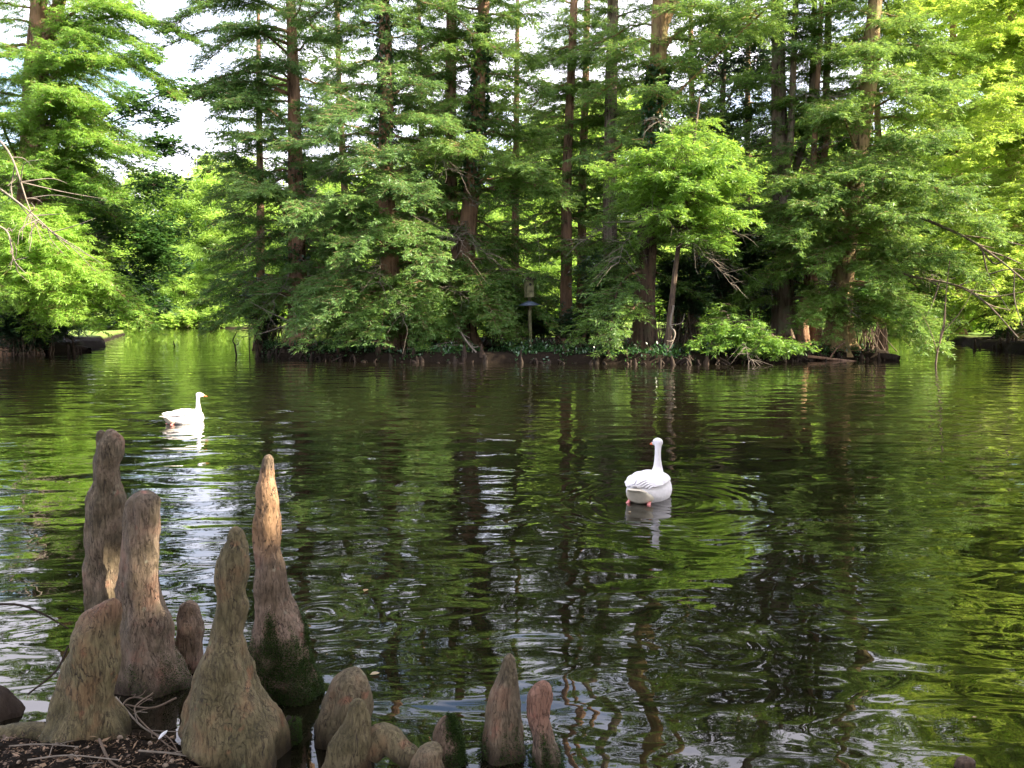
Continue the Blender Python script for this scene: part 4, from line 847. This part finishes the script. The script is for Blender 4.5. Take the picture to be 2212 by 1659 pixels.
knee("reddish knee with a broken tip, the rightmost of the group", [(1469, 1166, 1182), (1476, 1158, 1188), (1500, 1149, 1190), (1530, 1146, 1190), (1560, 1147, 1189), (1590, 1148, 1196), (1620, 1148, 1206), (1660, 1150, 1218), (1720, 1148, 1235)], 3.08, seed=12, red=.55, redtop=.12, moss=(3200, -.2, .06, 4.9, 2.4))
knee("tip of a knee just breaking the surface in the bottom right corner", [(1634, 2080, 2094), (1642, 2074, 2099), (1662, 2072, 2101), (1720, 2070, 2104)], 3.05, seed=13, red=.15, group=None)
knee("low dark mound of a knee at the left picture edge", [(1478, -50, -5), (1500, -60, 22), (1530, -80, 45), (1560, -95, 62), (1620, -100, 80)], 3.5, seed=14, mat=M_wetwood, group=None)

# mossy stump piece between the big knee and the rounded one
def moss_clump(label, c, r, n):
    root = thing("mossy_stump", label, "stump", (c[0], c[1], 0), 0); wd = Wood(); lv = Leaves()
    wd.tube([(c[0], c[1], -.3), (c[0], c[1], c[2] * .5), (c[0] + .005, c[1], c[2])], r * 1.1, r * .75, 14, 14)
    u = unit(RS.randn(n, 3)); p = np.array([c[0], c[1], 0]) + np.stack([u[:, 0] * r * 1.0, u[:, 1] * r * 1.1, RS.rand(n) * c[2]], 1); a = np.arctan2(u[:, 1], u[:, 0])
    p[:, 0] = c[0] + np.cos(a) * r * 1.05; p[:, 1] = c[1] + np.sin(a) * r * 1.05
    k = n // 4; p[:k, 0] = c[0] + RS.randn(k) * r * .5; p[:k, 1] = c[1] + RS.randn(k) * r * .5; p[:k, 2] = c[2]
    fronds(lv, p, a + RS.randn(n), .2 + RS.randn(n) * .5, RS.randn(n), .006 + .009 * RS.rand(n), .003 + 0 * a, np.clip(.6 + RS.randn(n) * .25, 0, 1))
    obj("stump_wood", wd.mesh("stump_wood", root), M_wetwood, root); obj("moss", lv.mesh("moss", root), M_moss, root)
moss_clump("small mossy rotten stump between the big wavy knee and the rounded one", (*P(628, 1590, 3.25)[:2], P(628, 1558, 3.25)[2]), .035, 2600)

# ------------------------------------------------------------------ small knees, roots and branches on the island shore
def small_knee_mesh(sd):
    wd = Wood(); rs = np.random.RandomState(sd); n = 9; t = np.linspace(0, 1, n)
    c = np.stack([np.cumsum(rs.randn(n)) * .012, np.cumsum(rs.randn(n)) * .012, -.2 + t * .75], 1)
    r = .10 * (1 - t) ** .8 + .022; r[-1] = .004; V, F = tubes(c[None], r[None], 9); V[:, :2] *= (1 + rs.randn(len(V), 1) * .08)
    me = mesh_np("small_knee", V, F, True); me.materials.append(M_wetwood); return me
KM = [small_knee_mesh(s) for s in range(5)]
shore = [np.array(W2(a, b)) for a, b in [(545, 768), (600, 769), (660, 776), (760, 782), (900, 784), (1040, 786), (1200, 785), (1330, 788), (1480, 789), (1600, 785), (1760, 780), (1860, 778), (1930, 779)]]
for k in range(80):
    i = RS.randint(len(shore) - 1); f = RS.rand(); p = shore[i] * (1 - f) + shore[i + 1] * f; p = p + np.array([0, .1 + abs(RS.randn()) * .5])
    o = obj("cypress_knee", KM[k % 5]); s = .3 + .6 * RS.rand() ** 1.5; o.location = (float(p[0]), float(p[1]), max(gz(*p), -.05)); o.scale = (s * 1.3, s * 1.3, s * (.5 + .7 * RS.rand())); o.rotation_euler = (RS.randn() * .1, RS.randn() * .1, RS.rand() * 6)
    tag(o, "small dark cypress knee sticking up from the island's muddy edge", "cypress knee", "small knees along the island shore")
for k in range(26):
    px = RS.uniform(-20, 185) if k < 14 else RS.uniform(2112, 2215); p = np.array(W2(px, 764 if k < 14 else 754)) + np.array([0, RS.rand() * .8])
    o = obj("cypress_knee", KM[k % 5]); s = .4 + .7 * RS.rand(); o.location = (float(p[0]), float(p[1]), max(gz(*p), -.05)); o.scale = (s, s, s)
    tag(o, "small dark cypress knee on the mud of the left bank" if k < 14 else "small brown cypress knee on the mud of the right bank", "cypress knee", "small knees on the left bank" if k < 14 else "small knees on the right bank")

def stick(label, pts, r0, r1, mat=M_dead, name="dead_branch", forks=0, cat="branch", group=None, flat=False):
    wd = Wood(); pts = [np.array(p, float) for p in pts]; wd.tube(pts, r0, r1, 6, 20)
    for k in range(forks):
        f = .25 + .6 * RS.rand(); c = catmull(pts, 20); q = c[int(f * 19)]; dv = unit(pts[-1] - pts[0]); l = np.linalg.norm(pts[-1] - pts[0]) * (.2 + .25 * RS.rand())
        e = q + (dv * .6 + RS.randn(3) * np.array([.6, .5 if flat else .3, .06 if flat else .6])) * l; m_ = (q + e) / 2 + RS.randn(3) * l * .1; wd.tube([q, m_, e], r0 * .5, r1 * .6, 4, 8)
    V = np.vstack(wd.V); o0 = V[0].copy(); me = mesh_np(name, V - o0, np.vstack(wd.F), True)
    o = obj(name, me, mat, None, tuple(map(float, o0))); tag(o, label, cat, group); return o
SK = "bare sticks around the pond"
stick("leaning dark stick standing in the water left of the island", [P(511, 770, 34), P(507, 745, 34), P(503, 735, 34), (*P(512, 716, 34),)], .035, .015, M_wetwood, forks=1, name="stick", cat="stick")
stick("short three pronged twig poking out of the left channel", [P(380, 757, 44), P(376, 745, 44), P(374, 735, 44)], .03, .012, M_wetwood, forks=4, name="stick", cat="stick")
stick("thin leaning sapling rising from the water right of the island", [P(2020, 795, 28.3), P(2026, 755, 28.3), P(2040, 700, 28.3), P(2043, 640, 28.2), P(2052, 560, 28)], .035, .01, M_twig, forks=5, name="sapling", cat="sapling")
stick("long pale crooked branch hanging to the water by the low bright boughs", [P(1455, 660, 29.5), P(1448, 700, 29.2), P(1458, 720, 29), P(1450, 745, 28.9), P(1440, 762, 28.8)], .045, .02, forks=2)
stick("V shaped thin twig dipping into the water in front of the lichened trunk", [P(1325, 745, 29.6), P(1327, 765, 29.4), P(1340, 788, 29.2)], .018, .01, forks=1)
stick("grey curved branch on the surface under the leftmost tall trunk", [P(620, 782, 32), P(650, 780, 32), P(690, 772, 32.2), P(710, 764, 32.6)], .03, .02, forks=2)
stick("dead branch propped on the bank below the forked cypress", [P(985, 700, 31), P(1010, 740, 30.3), P(1045, 778, 29.6)], .045, .03, forks=5)
stick("crooked dead branch lying across the bank left of the forked cypress", [P(880, 755, 30.6), P(925, 750, 30.4), P(990, 745, 30.6)], .035, .02, forks=3)
stick("pale arched dead branch reaching left from the tall straight trunk", [P(720, 635, 33), P(660, 680, 32), P(610, 705, 32), P(560, 722, 32)], .035, .01, forks=6)
stick("brown log lying on the shore below the yellow trunk", [P(1745, 770, 30.5), P(1800, 776, 30.3), P(1850, 782, 30.2)], .06, .05, M_bark, name="fallen_log", cat="log", forks=1)
stick("dark log end lying in the water off the left bank", [P(150, 752, 38.5), P(170, 752, 38), P(193, 756, 37.6)], .17, .12, M_wetwood, name="fallen_log", cat="log")
stick("dark log end lying off the island's right tip", [P(1900, 770, 31), P(1925, 771, 30.6), P(1942, 775, 30.4)], .15, .12, M_wetwood, name="fallen_log", cat="log")
stick("arching bare limb over the right channel", [P(1880, 560, 31), P(1960, 595, 30), P(2060, 615, 29.5), P(2130, 655, 29), P(2200, 730, 28.6)], .06, .02, M_bark_grey, forks=7)
stick("long bare limb slanting down at the right picture edge", [P(1990, 470, 30), P(2080, 510, 29), P(2150, 555, 28.5), P(2230, 620, 28)], .06, .025, M_bark_grey, forks=6)
stick("long pale bare limb slanting down at the left picture edge", [P(-40, 380, 27), P(30, 430, 27), P(90, 480, 27), P(150, 540, 27.3)], .04, .012, M_dead, forks=12)
stick("second pale bare limb with drooping twigs above it at the left edge", [P(-40, 270, 27.5), P(20, 330, 27.2), P(60, 440, 27.3), P(90, 520, 27.3)], .04, .01, M_dead, forks=12)
stick("pale fork of a bare limb at the left edge below the others", [P(-30, 480, 26.8), P(15, 500, 27), P(30, 560, 27), P(55, 590, 27)], .04, .01, M_dead, forks=8)
# thin near twig at the left edge of the near bank
stick("thin curved brown twig reaching in over the water from the left", [P(-60, 1308, 3.5), P(35, 1306, 3.52), P(90, 1325, 3.55), P(148, 1358, 3.58)], .006, .003, M_wetwood, name="twig", cat="twig")
stick("black twig dipping into the water behind the stubby knee", [P(148, 1395, 3.7), P(120, 1450, 3.62), P(60, 1500, 3.55)], .005, .004, M_wetwood, name="twig", cat="twig")

for k in range(90):
    i = RS.randint(len(shore) - 1); f = RS.rand(); p = shore[i] * (1 - f) + shore[i + 1] * f; a = -math.pi / 2 + RS.randn() * .9; l = .3 + .7 * RS.rand()
    s0 = np.array([p[0], p[1] + .5, gz(p[0], p[1] + .5) + .02]); e = s0 + np.array([math.cos(a) * l, math.sin(a) * l, 0]); e[2] = -.12
    m1 = s0 * .6 + e * .4 + np.array([RS.randn() * .08, 0, .10 + .18 * RS.rand()]); m2 = s0 * .25 + e * .75 + np.array([RS.randn() * .08, 0, .10 * RS.rand()])
    stick("dark gnarled root arching from the island's mud edge into the water", [s0, m1, m2, e], .03 + .035 * RS.rand(), .02, M_wetwood, name="exposed_root", cat="root", group="exposed roots along the island shore")

# reddish root stump behind the low boughs on the right
wd = Wood(); 
for k in range(9):
    a = P(1640 + 70 * RS.rand() + 20, 745, 31.5 + RS.rand() * .6); b = P(1690 + 50 * RS.randn() * .5, 716 + 14 * RS.rand(), 31.3); wd.tube([a - np.array([0, 0, .3]), (a + b) / 2 + RS.randn(3) * .1, b], .09, .05, 7)
V = np.vstack(wd.V); o0 = P(1690, 750, 31.5); tag(obj("root_stump", mesh_np("root_stump", V - o0, np.vstack(wd.F), True), M_bark, None, tuple(map(float, o0))), "sunlit reddish root stump behind the low bright boughs", "stump")

# ------------------------------------------------------------------ nest box on its post with a cone baffle
YB = 31.8
pb = P(1146, 655, YB); gb = gz(pb[0], YB)
nb_ = thing("nest_box", "weathered wooden nest box on a post above a dark blue cone guard", "nest box", (pb[0], YB, gb)); nb_.rotation_euler = (.02, -.035, .4)
def box(V, F, c, s, taper=1.0):
    n = len(V); x, y, z = c; a, b, h = s
    for zz, k in ((-1, 1), (1, taper)):
        for sx, sy in ((-1, -1), (1, -1), (1, 1), (-1, 1)): V.append((x + sx * a / 2 * k, y + sy * b / 2 * k, z + zz * h / 2))
    F += [(n, n + 3, n + 2, n + 1), (n + 4, n + 5, n + 6, n + 7)] + [(n + i, n + (i + 1) % 4, n + 4 + (i + 1) % 4, n + 4 + i) for i in range(4)]
zt = P(0, 605, YB)[2] - gb; zbx = P(0, 642, YB)[2] - gb; zbf = P(0, 652, YB)[2] - gb
M_box = simple("weathered_board", (0.15, 0.14, 0.075), .9, .1, .01, 6, .6); M_baffle = simple("blue_grey_metal", (0.06, 0.08, 0.12), .45, .5, 0, 8, .2)
V, F = [], []; box(V, F, (0, 0, zbf / 2), (.10, .10, zbf + .3)); box(V, F, (0, 0, (zbf + zbx) / 2 + .1), (.1, .1, .45)); obj("post", mesh_np("post", V, np.array(F)), M_box, nb_)
V, F = [], []; box(V, F, (0, 0, (zt + zbx) / 2), (.27, .26, zt - zbx)); obj("box_body", mesh_np("box_body", V, np.array(F)), M_box, nb_)
V, F = [], []; box(V, F, (0, -.04, zt + .04), (.42, .42, .07), .8); box(V, F, (0, -.04, zt + .09), (.30, .32, .06), .6); obj("roof", mesh_np("roof", V, np.array(F)), M_wetwood, nb_)
th = np.arange(20) / 20 * 2 * np.pi; hv = np.stack([np.cos(th) * .05, np.full(20, -.133), zt - .16 + np.sin(th) * .05], 1); hb = hv.copy(); hb[:, 1] += .02
obj("entrance_hole", mesh_np("entrance_hole", np.vstack([hv, hb]), [np.arange(20)[None], np.stack([np.arange(20), (np.arange(20) + 1) % 20, 20 + (np.arange(20) + 1) % 20, 20 + np.arange(20)], 1)]), simple("hole_dark", (.01, .01, .01)), nb_)
n = 28; th = np.arange(n) / n * 2 * np.pi; rs_ = [(.06, .15), (.15, .12), (.42, .0), (.40, -.012), (.14, .10), (.05, .13)]
V = np.concatenate([np.stack([np.cos(th) * r, np.sin(th) * r, np.full(n, zbf + z - .12)], 1) for r, z in rs_]); Fq = []
for i in range(5): Fq += [(i * n + k, i * n + (k + 1) % n, (i + 1) * n + (k + 1) % n, (i + 1) * n + k) for k in range(n)]
obj("cone_guard", mesh_np("cone_guard", V, np.array(Fq), True), M_baffle, nb_)

# ------------------------------------------------------------------ ground cover, litter
lv = Leaves()
for k in range(16000):
    pass
n = 9000
i = RS.randint(0, len(shore) - 1, n); f = RS.rand(n)[:, None]; sa = np.array(shore); p2 = sa[i] * (1 - f) + sa[i + 1] * f; p2[:, 1] += .12 + RS.rand(n) ** 1.8 * 5
keepc = np.sin(p2[:, 0] * 1.7) + np.sin(p2[:, 1] * 2.1 + p2[:, 0]) + RS.randn(n) * .5 > -.4; p2 = p2[keepc]; n = len(p2)
kk_ = RS.rand(n) < .5; p2 = p2[kk_]; n = len(p2); z2 = ground_h(p2[:, 0], p2[:, 1]); per = 6; hgt = RS.rand(n, 1) ** 2 * .45
pp = np.repeat(np.stack([p2[:, 0], p2[:, 1], z2], 1)[:, None], per, 1) + np.stack([RS.randn(n, per) * .07, RS.randn(n, per) * .07, hgt * RS.rand(n, per)], -1)
fronds(lv, pp, RS.rand(n, per) * 6.28, .5 + RS.randn(n, per) * .5, RS.randn(n, per) * .5, .08 + .07 * RS.rand(n, per), .04 + .03 * RS.rand(n, per), np.clip(.5 + RS.randn(n, per) * .22, 0, 1))
r0_ = bpy.data.objects.new("x", None)
class _R: location = (0, 0, 0)
tag(obj("ground_cover", lv.mesh("ground_cover", _R), M_ivy), "low green ground cover along the island's bank", kind="stuff")

M_litter = leaf_mat("dead_leaf", (0.08, 0.045, 0.022), (0.34, 0.22, 0.13), .15, .04)
lv = Leaves(); n = 15000
x = RS.uniform(-3.4, -.55, n); y = RS.uniform(2.5, 3.55, n); z = ground_h(x, y); k = z > .02; x, y, z = x[k], y[k], z[k]; n = len(x)
fronds(lv, np.stack([x, y, z + .004 + RS.rand(n) * .01], 1), RS.rand(n) * 6.28, RS.randn(n) * .22, RS.randn(n) * .4, .006 + .045 * RS.rand(n) ** 5, .003 + .016 * RS.rand(n) ** 4, RS.rand(n) ** 1.6)
tag(obj("leaf_litter", lv.mesh("leaf_litter", _R), M_litter), "brown dead needles and leaf bits on the muddy near bank", kind="stuff")
# pebbles and bark chips
wd = Wood(); 
for k in range(260):
    x, y = RS.uniform(-2.4, -.6), RS.uniform(2.7, 3.4); z = gz(x, y)
    if z < .02: continue
    s = .004 + .010 * RS.rand() ** 2; t = np.linspace(-1, 1, 5); c = np.stack([x + t * s, y + 0 * t, z + s * .3 + 0 * t], 1); a = RS.rand() * 3.1; c[:, 0] = x + t * s * math.cos(a); c[:, 1] = y + t * s * math.sin(a)
    V_, F_ = tubes(c[None], (np.sqrt(np.clip(1 - t ** 2, .02, 1)) * s * .7)[None], 6); wd.add(V_, F_)
tag(obj("gravel", wd.mesh("gravel", _R), simple("stone", (.25, .19, .14), .85, .2, .002, 50, .4)), "small stones and crumbs in the mud of the near bank", kind="stuff")
# twigs on the near bank
TW = "dead twigs on the near bank"
tws = [([(250, 1500), (300, 1560), (350, 1590)], .0045, "forked pale root twig right of the stubby knee"), ([(330, 1490), (290, 1530), (345, 1600), (400, 1640)], .004, "long crooked twig crossing the soil towards the big knee"), ([(300, 1640), (380, 1638), (455, 1630)], .004, "straight pale twig lying at the bottom by the big knee"),
       ([(350, 1575), (370, 1610), (390, 1632)], .003, "short curved twig among the litter"), ([(215, 1610), (240, 1650), (290, 1665)], .006, "flat bark strip at the bottom edge"), ([(380, 1500), (340, 1520), (310, 1525), (270, 1515)], .005, "knotty looping root above the dark hollow"), ([(255, 1560), (262, 1520), (285, 1500), (330, 1505)], .0045, "thin arching root over the dark hollow"),
       ([(20, 1622), (90, 1614), (170, 1618)], .003, "thin pale twig below the stubby knee's root"), ([(60, 1650), (150, 1640), (260, 1652)], .0035, "pale twig along the bottom left edge")]
for pts, r, lb in tws:
    q = []
    for (a, b) in pts:
        w = W(a, b, .08); lift = .0
        q.append((w[0], w[1], max(gz(w[0], w[1]), .05) + .012 + RS.rand() * .012))
    stick(lb, q, r, r * .6, M_dead if "pale" in lb else M_twig, name="twig", cat="twig", forks=3, group=TW, flat=True)
# white feather
fw_ = W(343, 1608, .08); fl_ = Leaves(); n = 160; t = np.linspace(0, 1, n)
sp = np.stack([fw_[0] + .0 + t * .014, fw_[1] + t * .045, .10 + .012 * t], 1)
for s_ in (-1, 1): fronds(fl_, sp, np.full(n, math.pi / 2 - s_ * .7), np.full(n, .1), RS.randn(n) * .2, .014 * np.sin(np.pi * (t * .85 + .12)), np.full(n, .0018), np.full(n, .5))
class _Rf: location = tuple(map(float, fw_))
M_feather = leaf_mat("feather", (.75, .75, .75), (.85, .85, .86), .2, .02)
tag(obj("feather", fl_.mesh("feather", _Rf), M_feather, None, _Rf.location), "small white feather lying on the dark soil by the big knee", "feather")

# floating leaves
M_float = leaf_mat("floating_leaf", (.28, .17, .06), (.42, .33, .16), .2, .1)
fl_spots = [(790, 1277, .05, "pale curled leaf floating in the open water right of the slender knee", 1), (218, 1340 - 22 - 900 + 555, .03, "", 0), (112, 973, .03, "orange leaf floating beyond the tall grey knee", 1), (150, 1044, .03, "tan leaf floating left of the tall grey knee", 1), (810, 1458, .05, "reddish brown leaf floating beside the rounded knee's cap", 1), (1360, 1107, .03, "brown leaf beside the right bird's tail", 1), (2175, 1580, .02, "tiny yellow leaf floating near the bottom right", 0), (2105, 1552, .02, "small yellow leaf floating at the lower right", 1), (1150, 800, .05, "tiny pale leaf afloat by the island", 0)]
for px, py, s, lb, ok in fl_spots:
    if not ok: continue
    w = W(px, py); m = 9; t = np.linspace(0, 1, m); wdt = np.sin(np.pi * t) * .34; aa = RS.rand() * 6
    Vv = []
    for a_, b_ in zip(t, wdt): Vv += [((a_ - .5) * s, b_ * s, .006 + .12 * s * b_ * 2), ((a_ - .5) * s, 0, .004 + .1 * s * abs(a_ - .5)), ((a_ - .5) * s, -b_ * s, .006 + .12 * s * b_ * 2)]
    Fv = [(3 * q + j, 3 * q + 3 + j, 3 * q + 4 + j, 3 * q + 1 + j) for q in range(m - 1) for j in (0, 1)]
    o = obj("floating_leaf", mesh_np("floating_leaf", Vv, np.array(Fv), True, np.full(len(Fv), RS.rand())), M_float, None, tuple(map(float, w))); o.rotation_euler = (0, 0, aa)
    tag(o, lb, "leaf", "fallen leaves floating on the pond")

lvp = Leaves(); n = 420; a_ = RS.rand(n); yy = 3.3 + 16 * RS.rand(n) ** 1.6; xx = (RS.rand(n) * 1.3 - .65) * yy
cl_ = np.sin(xx * .9 + yy * .4) + np.sin(yy * 1.3 - xx * .5) + RS.randn(n) * .6 > .2; xx, yy = xx[cl_], yy[cl_]; n = len(xx)
k_ = ground_h(xx, yy) < -.1; xx, yy = xx[k_], yy[k_]; n = len(xx)
fronds(lvp, np.stack([xx, yy, np.full(n, .004)], 1), RS.rand(n) * 6.28, np.full(n, .0), RS.randn(n) * .03, .006 + .016 * RS.rand(n) ** 3, .003 + .006 * RS.rand(n) ** 2, RS.rand(n))
tag(obj("floating_debris", lvp.mesh("floating_debris", _R), M_float), "tiny specks and needles floating on the pond", kind="stuff")

# ------------------------------------------------------------------ the two white geese
M_white = simple("white_feathers", (.72, .69, .69), .75, .15, .006, 26, .03)
M_cream = simple("cream_feathers", (.66, .60, .47), .8, .1, .005, 30, .06)
M_bill = simple("orange_bill", (.72, .14, .04), .4, .4, 0, 20, .1)
M_foot = simple("pink_foot", (.72, .26, .24), .5, .4, .001, 60, .15)
M_eye = simple("eye_dark", (.02, .02, .03), .1, .6)
def loft(sections, sides=28):
    """sections: centre (x, y, z), half width, half height, axis along x or a given tangent"""
    c = np.array([s[0] for s in sections], float); T = unit(np.gradient(c, axis=0)); V = []
    th = np.arange(sides) / sides * 2 * np.pi
    for (cc, hw, hh, *_), t in zip(sections, T):
        a = unit(np.cross([0, 0, 1.0], t)) if abs(t[2]) < .95 else np.array([0, 1.0, 0]); b = np.cross(t, a)
        V.append(np.array(cc)[None] + hw * np.cos(th)[:, None] * a + hh * np.sin(th)[:, None] * b)
    V = np.concatenate(V); n = len(sections); F = []
    i = (np.arange(n - 1) * sides)[:, None]; k = np.arange(sides)[None]; k2 = (k + 1) % sides
    return V, [np.stack([i + k, i + k2, i + sides + k2, i + sides + k], -1).reshape(-1, 4), np.arange(sides)[::-1][None], (np.arange(sides) + (n - 1) * sides)[None]]
def goose(label, loc, heading, head_yaw, scale=1.0, group="white geese on the pond"):
    root = thing("goose", label, "goose", tuple(map(float, loc)), heading, group); root.scale = (scale,) * 3
    parts = []
    parts.append(loft([((-.41, 0, .135), .03, .010), ((-.37, 0, .13), .075, .022), ((-.31, 0, .115), .11, .055), ((-.23, 0, .09), .145, .10), ((-.12, 0, .075), .175, .14), ((0, 0, .07), .19, .158), ((.10, 0, .07), .185, .155), ((.19, 0, .075), .155, .14), ((.26, 0, .085), .11, .115), ((.305, 0, .10), .06, .07), ((.32, 0, .10), .02, .03)], 36))
    hx, hy = math.cos(head_yaw), math.sin(head_yaw)
    nk = [((.17, 0, .10), .10, .10), ((.225, 0, .18), .066, .066), ((.235, 0, .25), .042, .044), ((.23, 0, .32), .032, .034), ((.23, 0, .39), .029, .031), ((.235, 0, .44), .031, .033), ((.245, 0, .475), .037, .036)]
    parts.append(loft(nk, 24))
    hd = [((.245 - .045 * hx, -.045 * hy, .478), .020, .022), ((.245 - .02 * hx, -.02 * hy, .482), .038, .038), ((.245 + .02 * hx, .02 * hy, .482), .042, .042), ((.245 + .055 * hx, .055 * hy, .472), .034, .034), ((.245 + .085 * hx, .085 * hy, .462), .022, .024), ((.245 + .095 * hx, .095 * hy, .458), .012, .014)]
    parts.append(loft(hd, 24))
    Vs, Fs, nn = [], [], 0
    for V, Fl in parts:
        Vs.append(V); Fs += [f + nn for f in Fl]; nn += len(V)
    me = mesh_np("body", np.vstack(Vs), Fs, True)
    b = obj("body", me, M_white, root)
    rm = b.modifiers.new("r", 'REMESH'); rm.mode = 'VOXEL'; rm.voxel_size = .008; rm.use_smooth_shade = True
    sm = b.modifiers.new("s", 'SMOOTH'); sm.factor = .6; sm.iterations = 7
    # folded wings: rows of overlapping feathers on a bulged shell, long tips crossing over the tail
    for s in (-1, 1):
        V, F = [], []; nu, nv = 34, 14
        for i in range(nu):
            u = i / (nu - 1); x = .20 - .60 * u
            top = .205 + .04 * math.sin(math.pi * min(1, u * .9 + .1)) - .07 * u ** 2 - .02 * (1 - u) ** 3; yc = .172 * math.sin(math.pi * min(1, (u * .80 + .16))) ** .6
            if u > .72: yc *= 1 - .55 * (u - .72) / .28
            for j in range(nv):
                v = j / (nv - 1); a = v * 1.35
                y = -.004 + (yc + .024 + .004) * math.sin(a); z = .055 + (top - .055) * math.cos(a * .80) ** .85
                lo = .10 + .05 * u
                z = max(z, lo) if u > .1 else z
                rp = .0035 * math.sin(u * 30 + v * 7)
                tipk = max(0, u - .62) / .38
                V.append((x, s * (y * (1 - .25 * tipk) + rp), z + rp + .02 * tipk * (1 - v) + .02))
        for i in range(nu - 1):
            for j in range(nv - 1):
                q = i * nv + j; F.append((q, q + nv, q + nv + 1, q + 1) if s < 0 else (q, q + 1, q + nv + 1, q + nv))
        w = obj("wing", mesh_np("wing", V, np.array(F), True), M_white, root); so = w.modifiers.new("t", 'SOLIDIFY'); so.thickness = .012; so.offset = -1
        fz = Wood()
        for k in range(5):
            a0 = np.array((-.20 - .01 * k, s * (.055 + .018 * k), .205 - .012 * k)); a1 = np.array((-.415 + .022 * k, s * (.012 + .022 * k), .195 - .012 * k))
            c = catmull([a0, (a0 + a1) / 2 + np.array([0, 0, .012]), a1], 10); t = np.linspace(0, 1, 10); r = .018 * np.sqrt(np.clip(1 - t ** 3, .01, 1))
            Vt, Ft = tubes(c[None], r[None], 8); cc = np.repeat(c, 8, 0); Vt[:, 2] = cc[:, 2] + (Vt[:, 2] - cc[:, 2]) * .3; fz.add(Vt, Ft)
        obj("flight_feather", mesh_np("flight_feather", np.vstack(fz.V), np.vstack(fz.F), True), M_white, w)
    V, Fl = loft([((-.455, 0, .150), .035, .006), ((-.42, 0, .145), .062, .010), ((-.36, 0, .125), .085, .028), ((-.30, 0, .085), .115, .07), ((-.24, 0, .06), .13, .085)], 24)
    obj("tail", mesh_np("tail", V, Fl, True), M_cream, root)
    V, Fl = loft([((.245 + .085 * hx, .085 * hy, .460), .017, .019), ((.245 + .11 * hx, .11 * hy, .453), .015, .014), ((.245 + .135 * hx, .135 * hy, .446), .012, .008), ((.245 + .148 * hx, .148 * hy, .443), .006, .004)], 14)
    obj("bill", mesh_np("bill", V, Fl, True), M_bill, root)
    for s in (-1, 1):
        ex = .245 + .045 * hx - s * .034 * hy; ey = .045 * hy + s * .034 * hx
        V, Fl = loft([((ex - .006, ey, .485), .001, .001), ((ex - .003, ey, .485), .005, .005), ((ex, ey, .485), .0065, .0065), ((ex + .003, ey, .485), .005, .005), ((ex + .006, ey, .485), .001, .001)], 10)
        obj("eye", mesh_np("eye", V, Fl, True), M_eye, root)
        V, Fl = loft([((-.20, s * .085, .04), .012, .014), ((-.25, s * .092, .026), .013, .017), ((-.28, s * .095, .010), .015, .012), ((-.31, s * .10, -.002), .017, .007), ((-.34, s * .10, -.015), .02, .004)], 12)
        obj("foot", mesh_np("foot", V, Fl, True), M_foot, root)
    return root
goose("white goose swimming away in the right half, seen from behind", GOOSE_R + np.array([.03, .30, 0]), math.radians(62), math.radians(50), 1.0)
goose("white goose swimming to the right in the left half with trailing pink feet", GOOSE_L + np.array([0, .1, 0]), math.radians(44), math.radians(-15), 0.88)
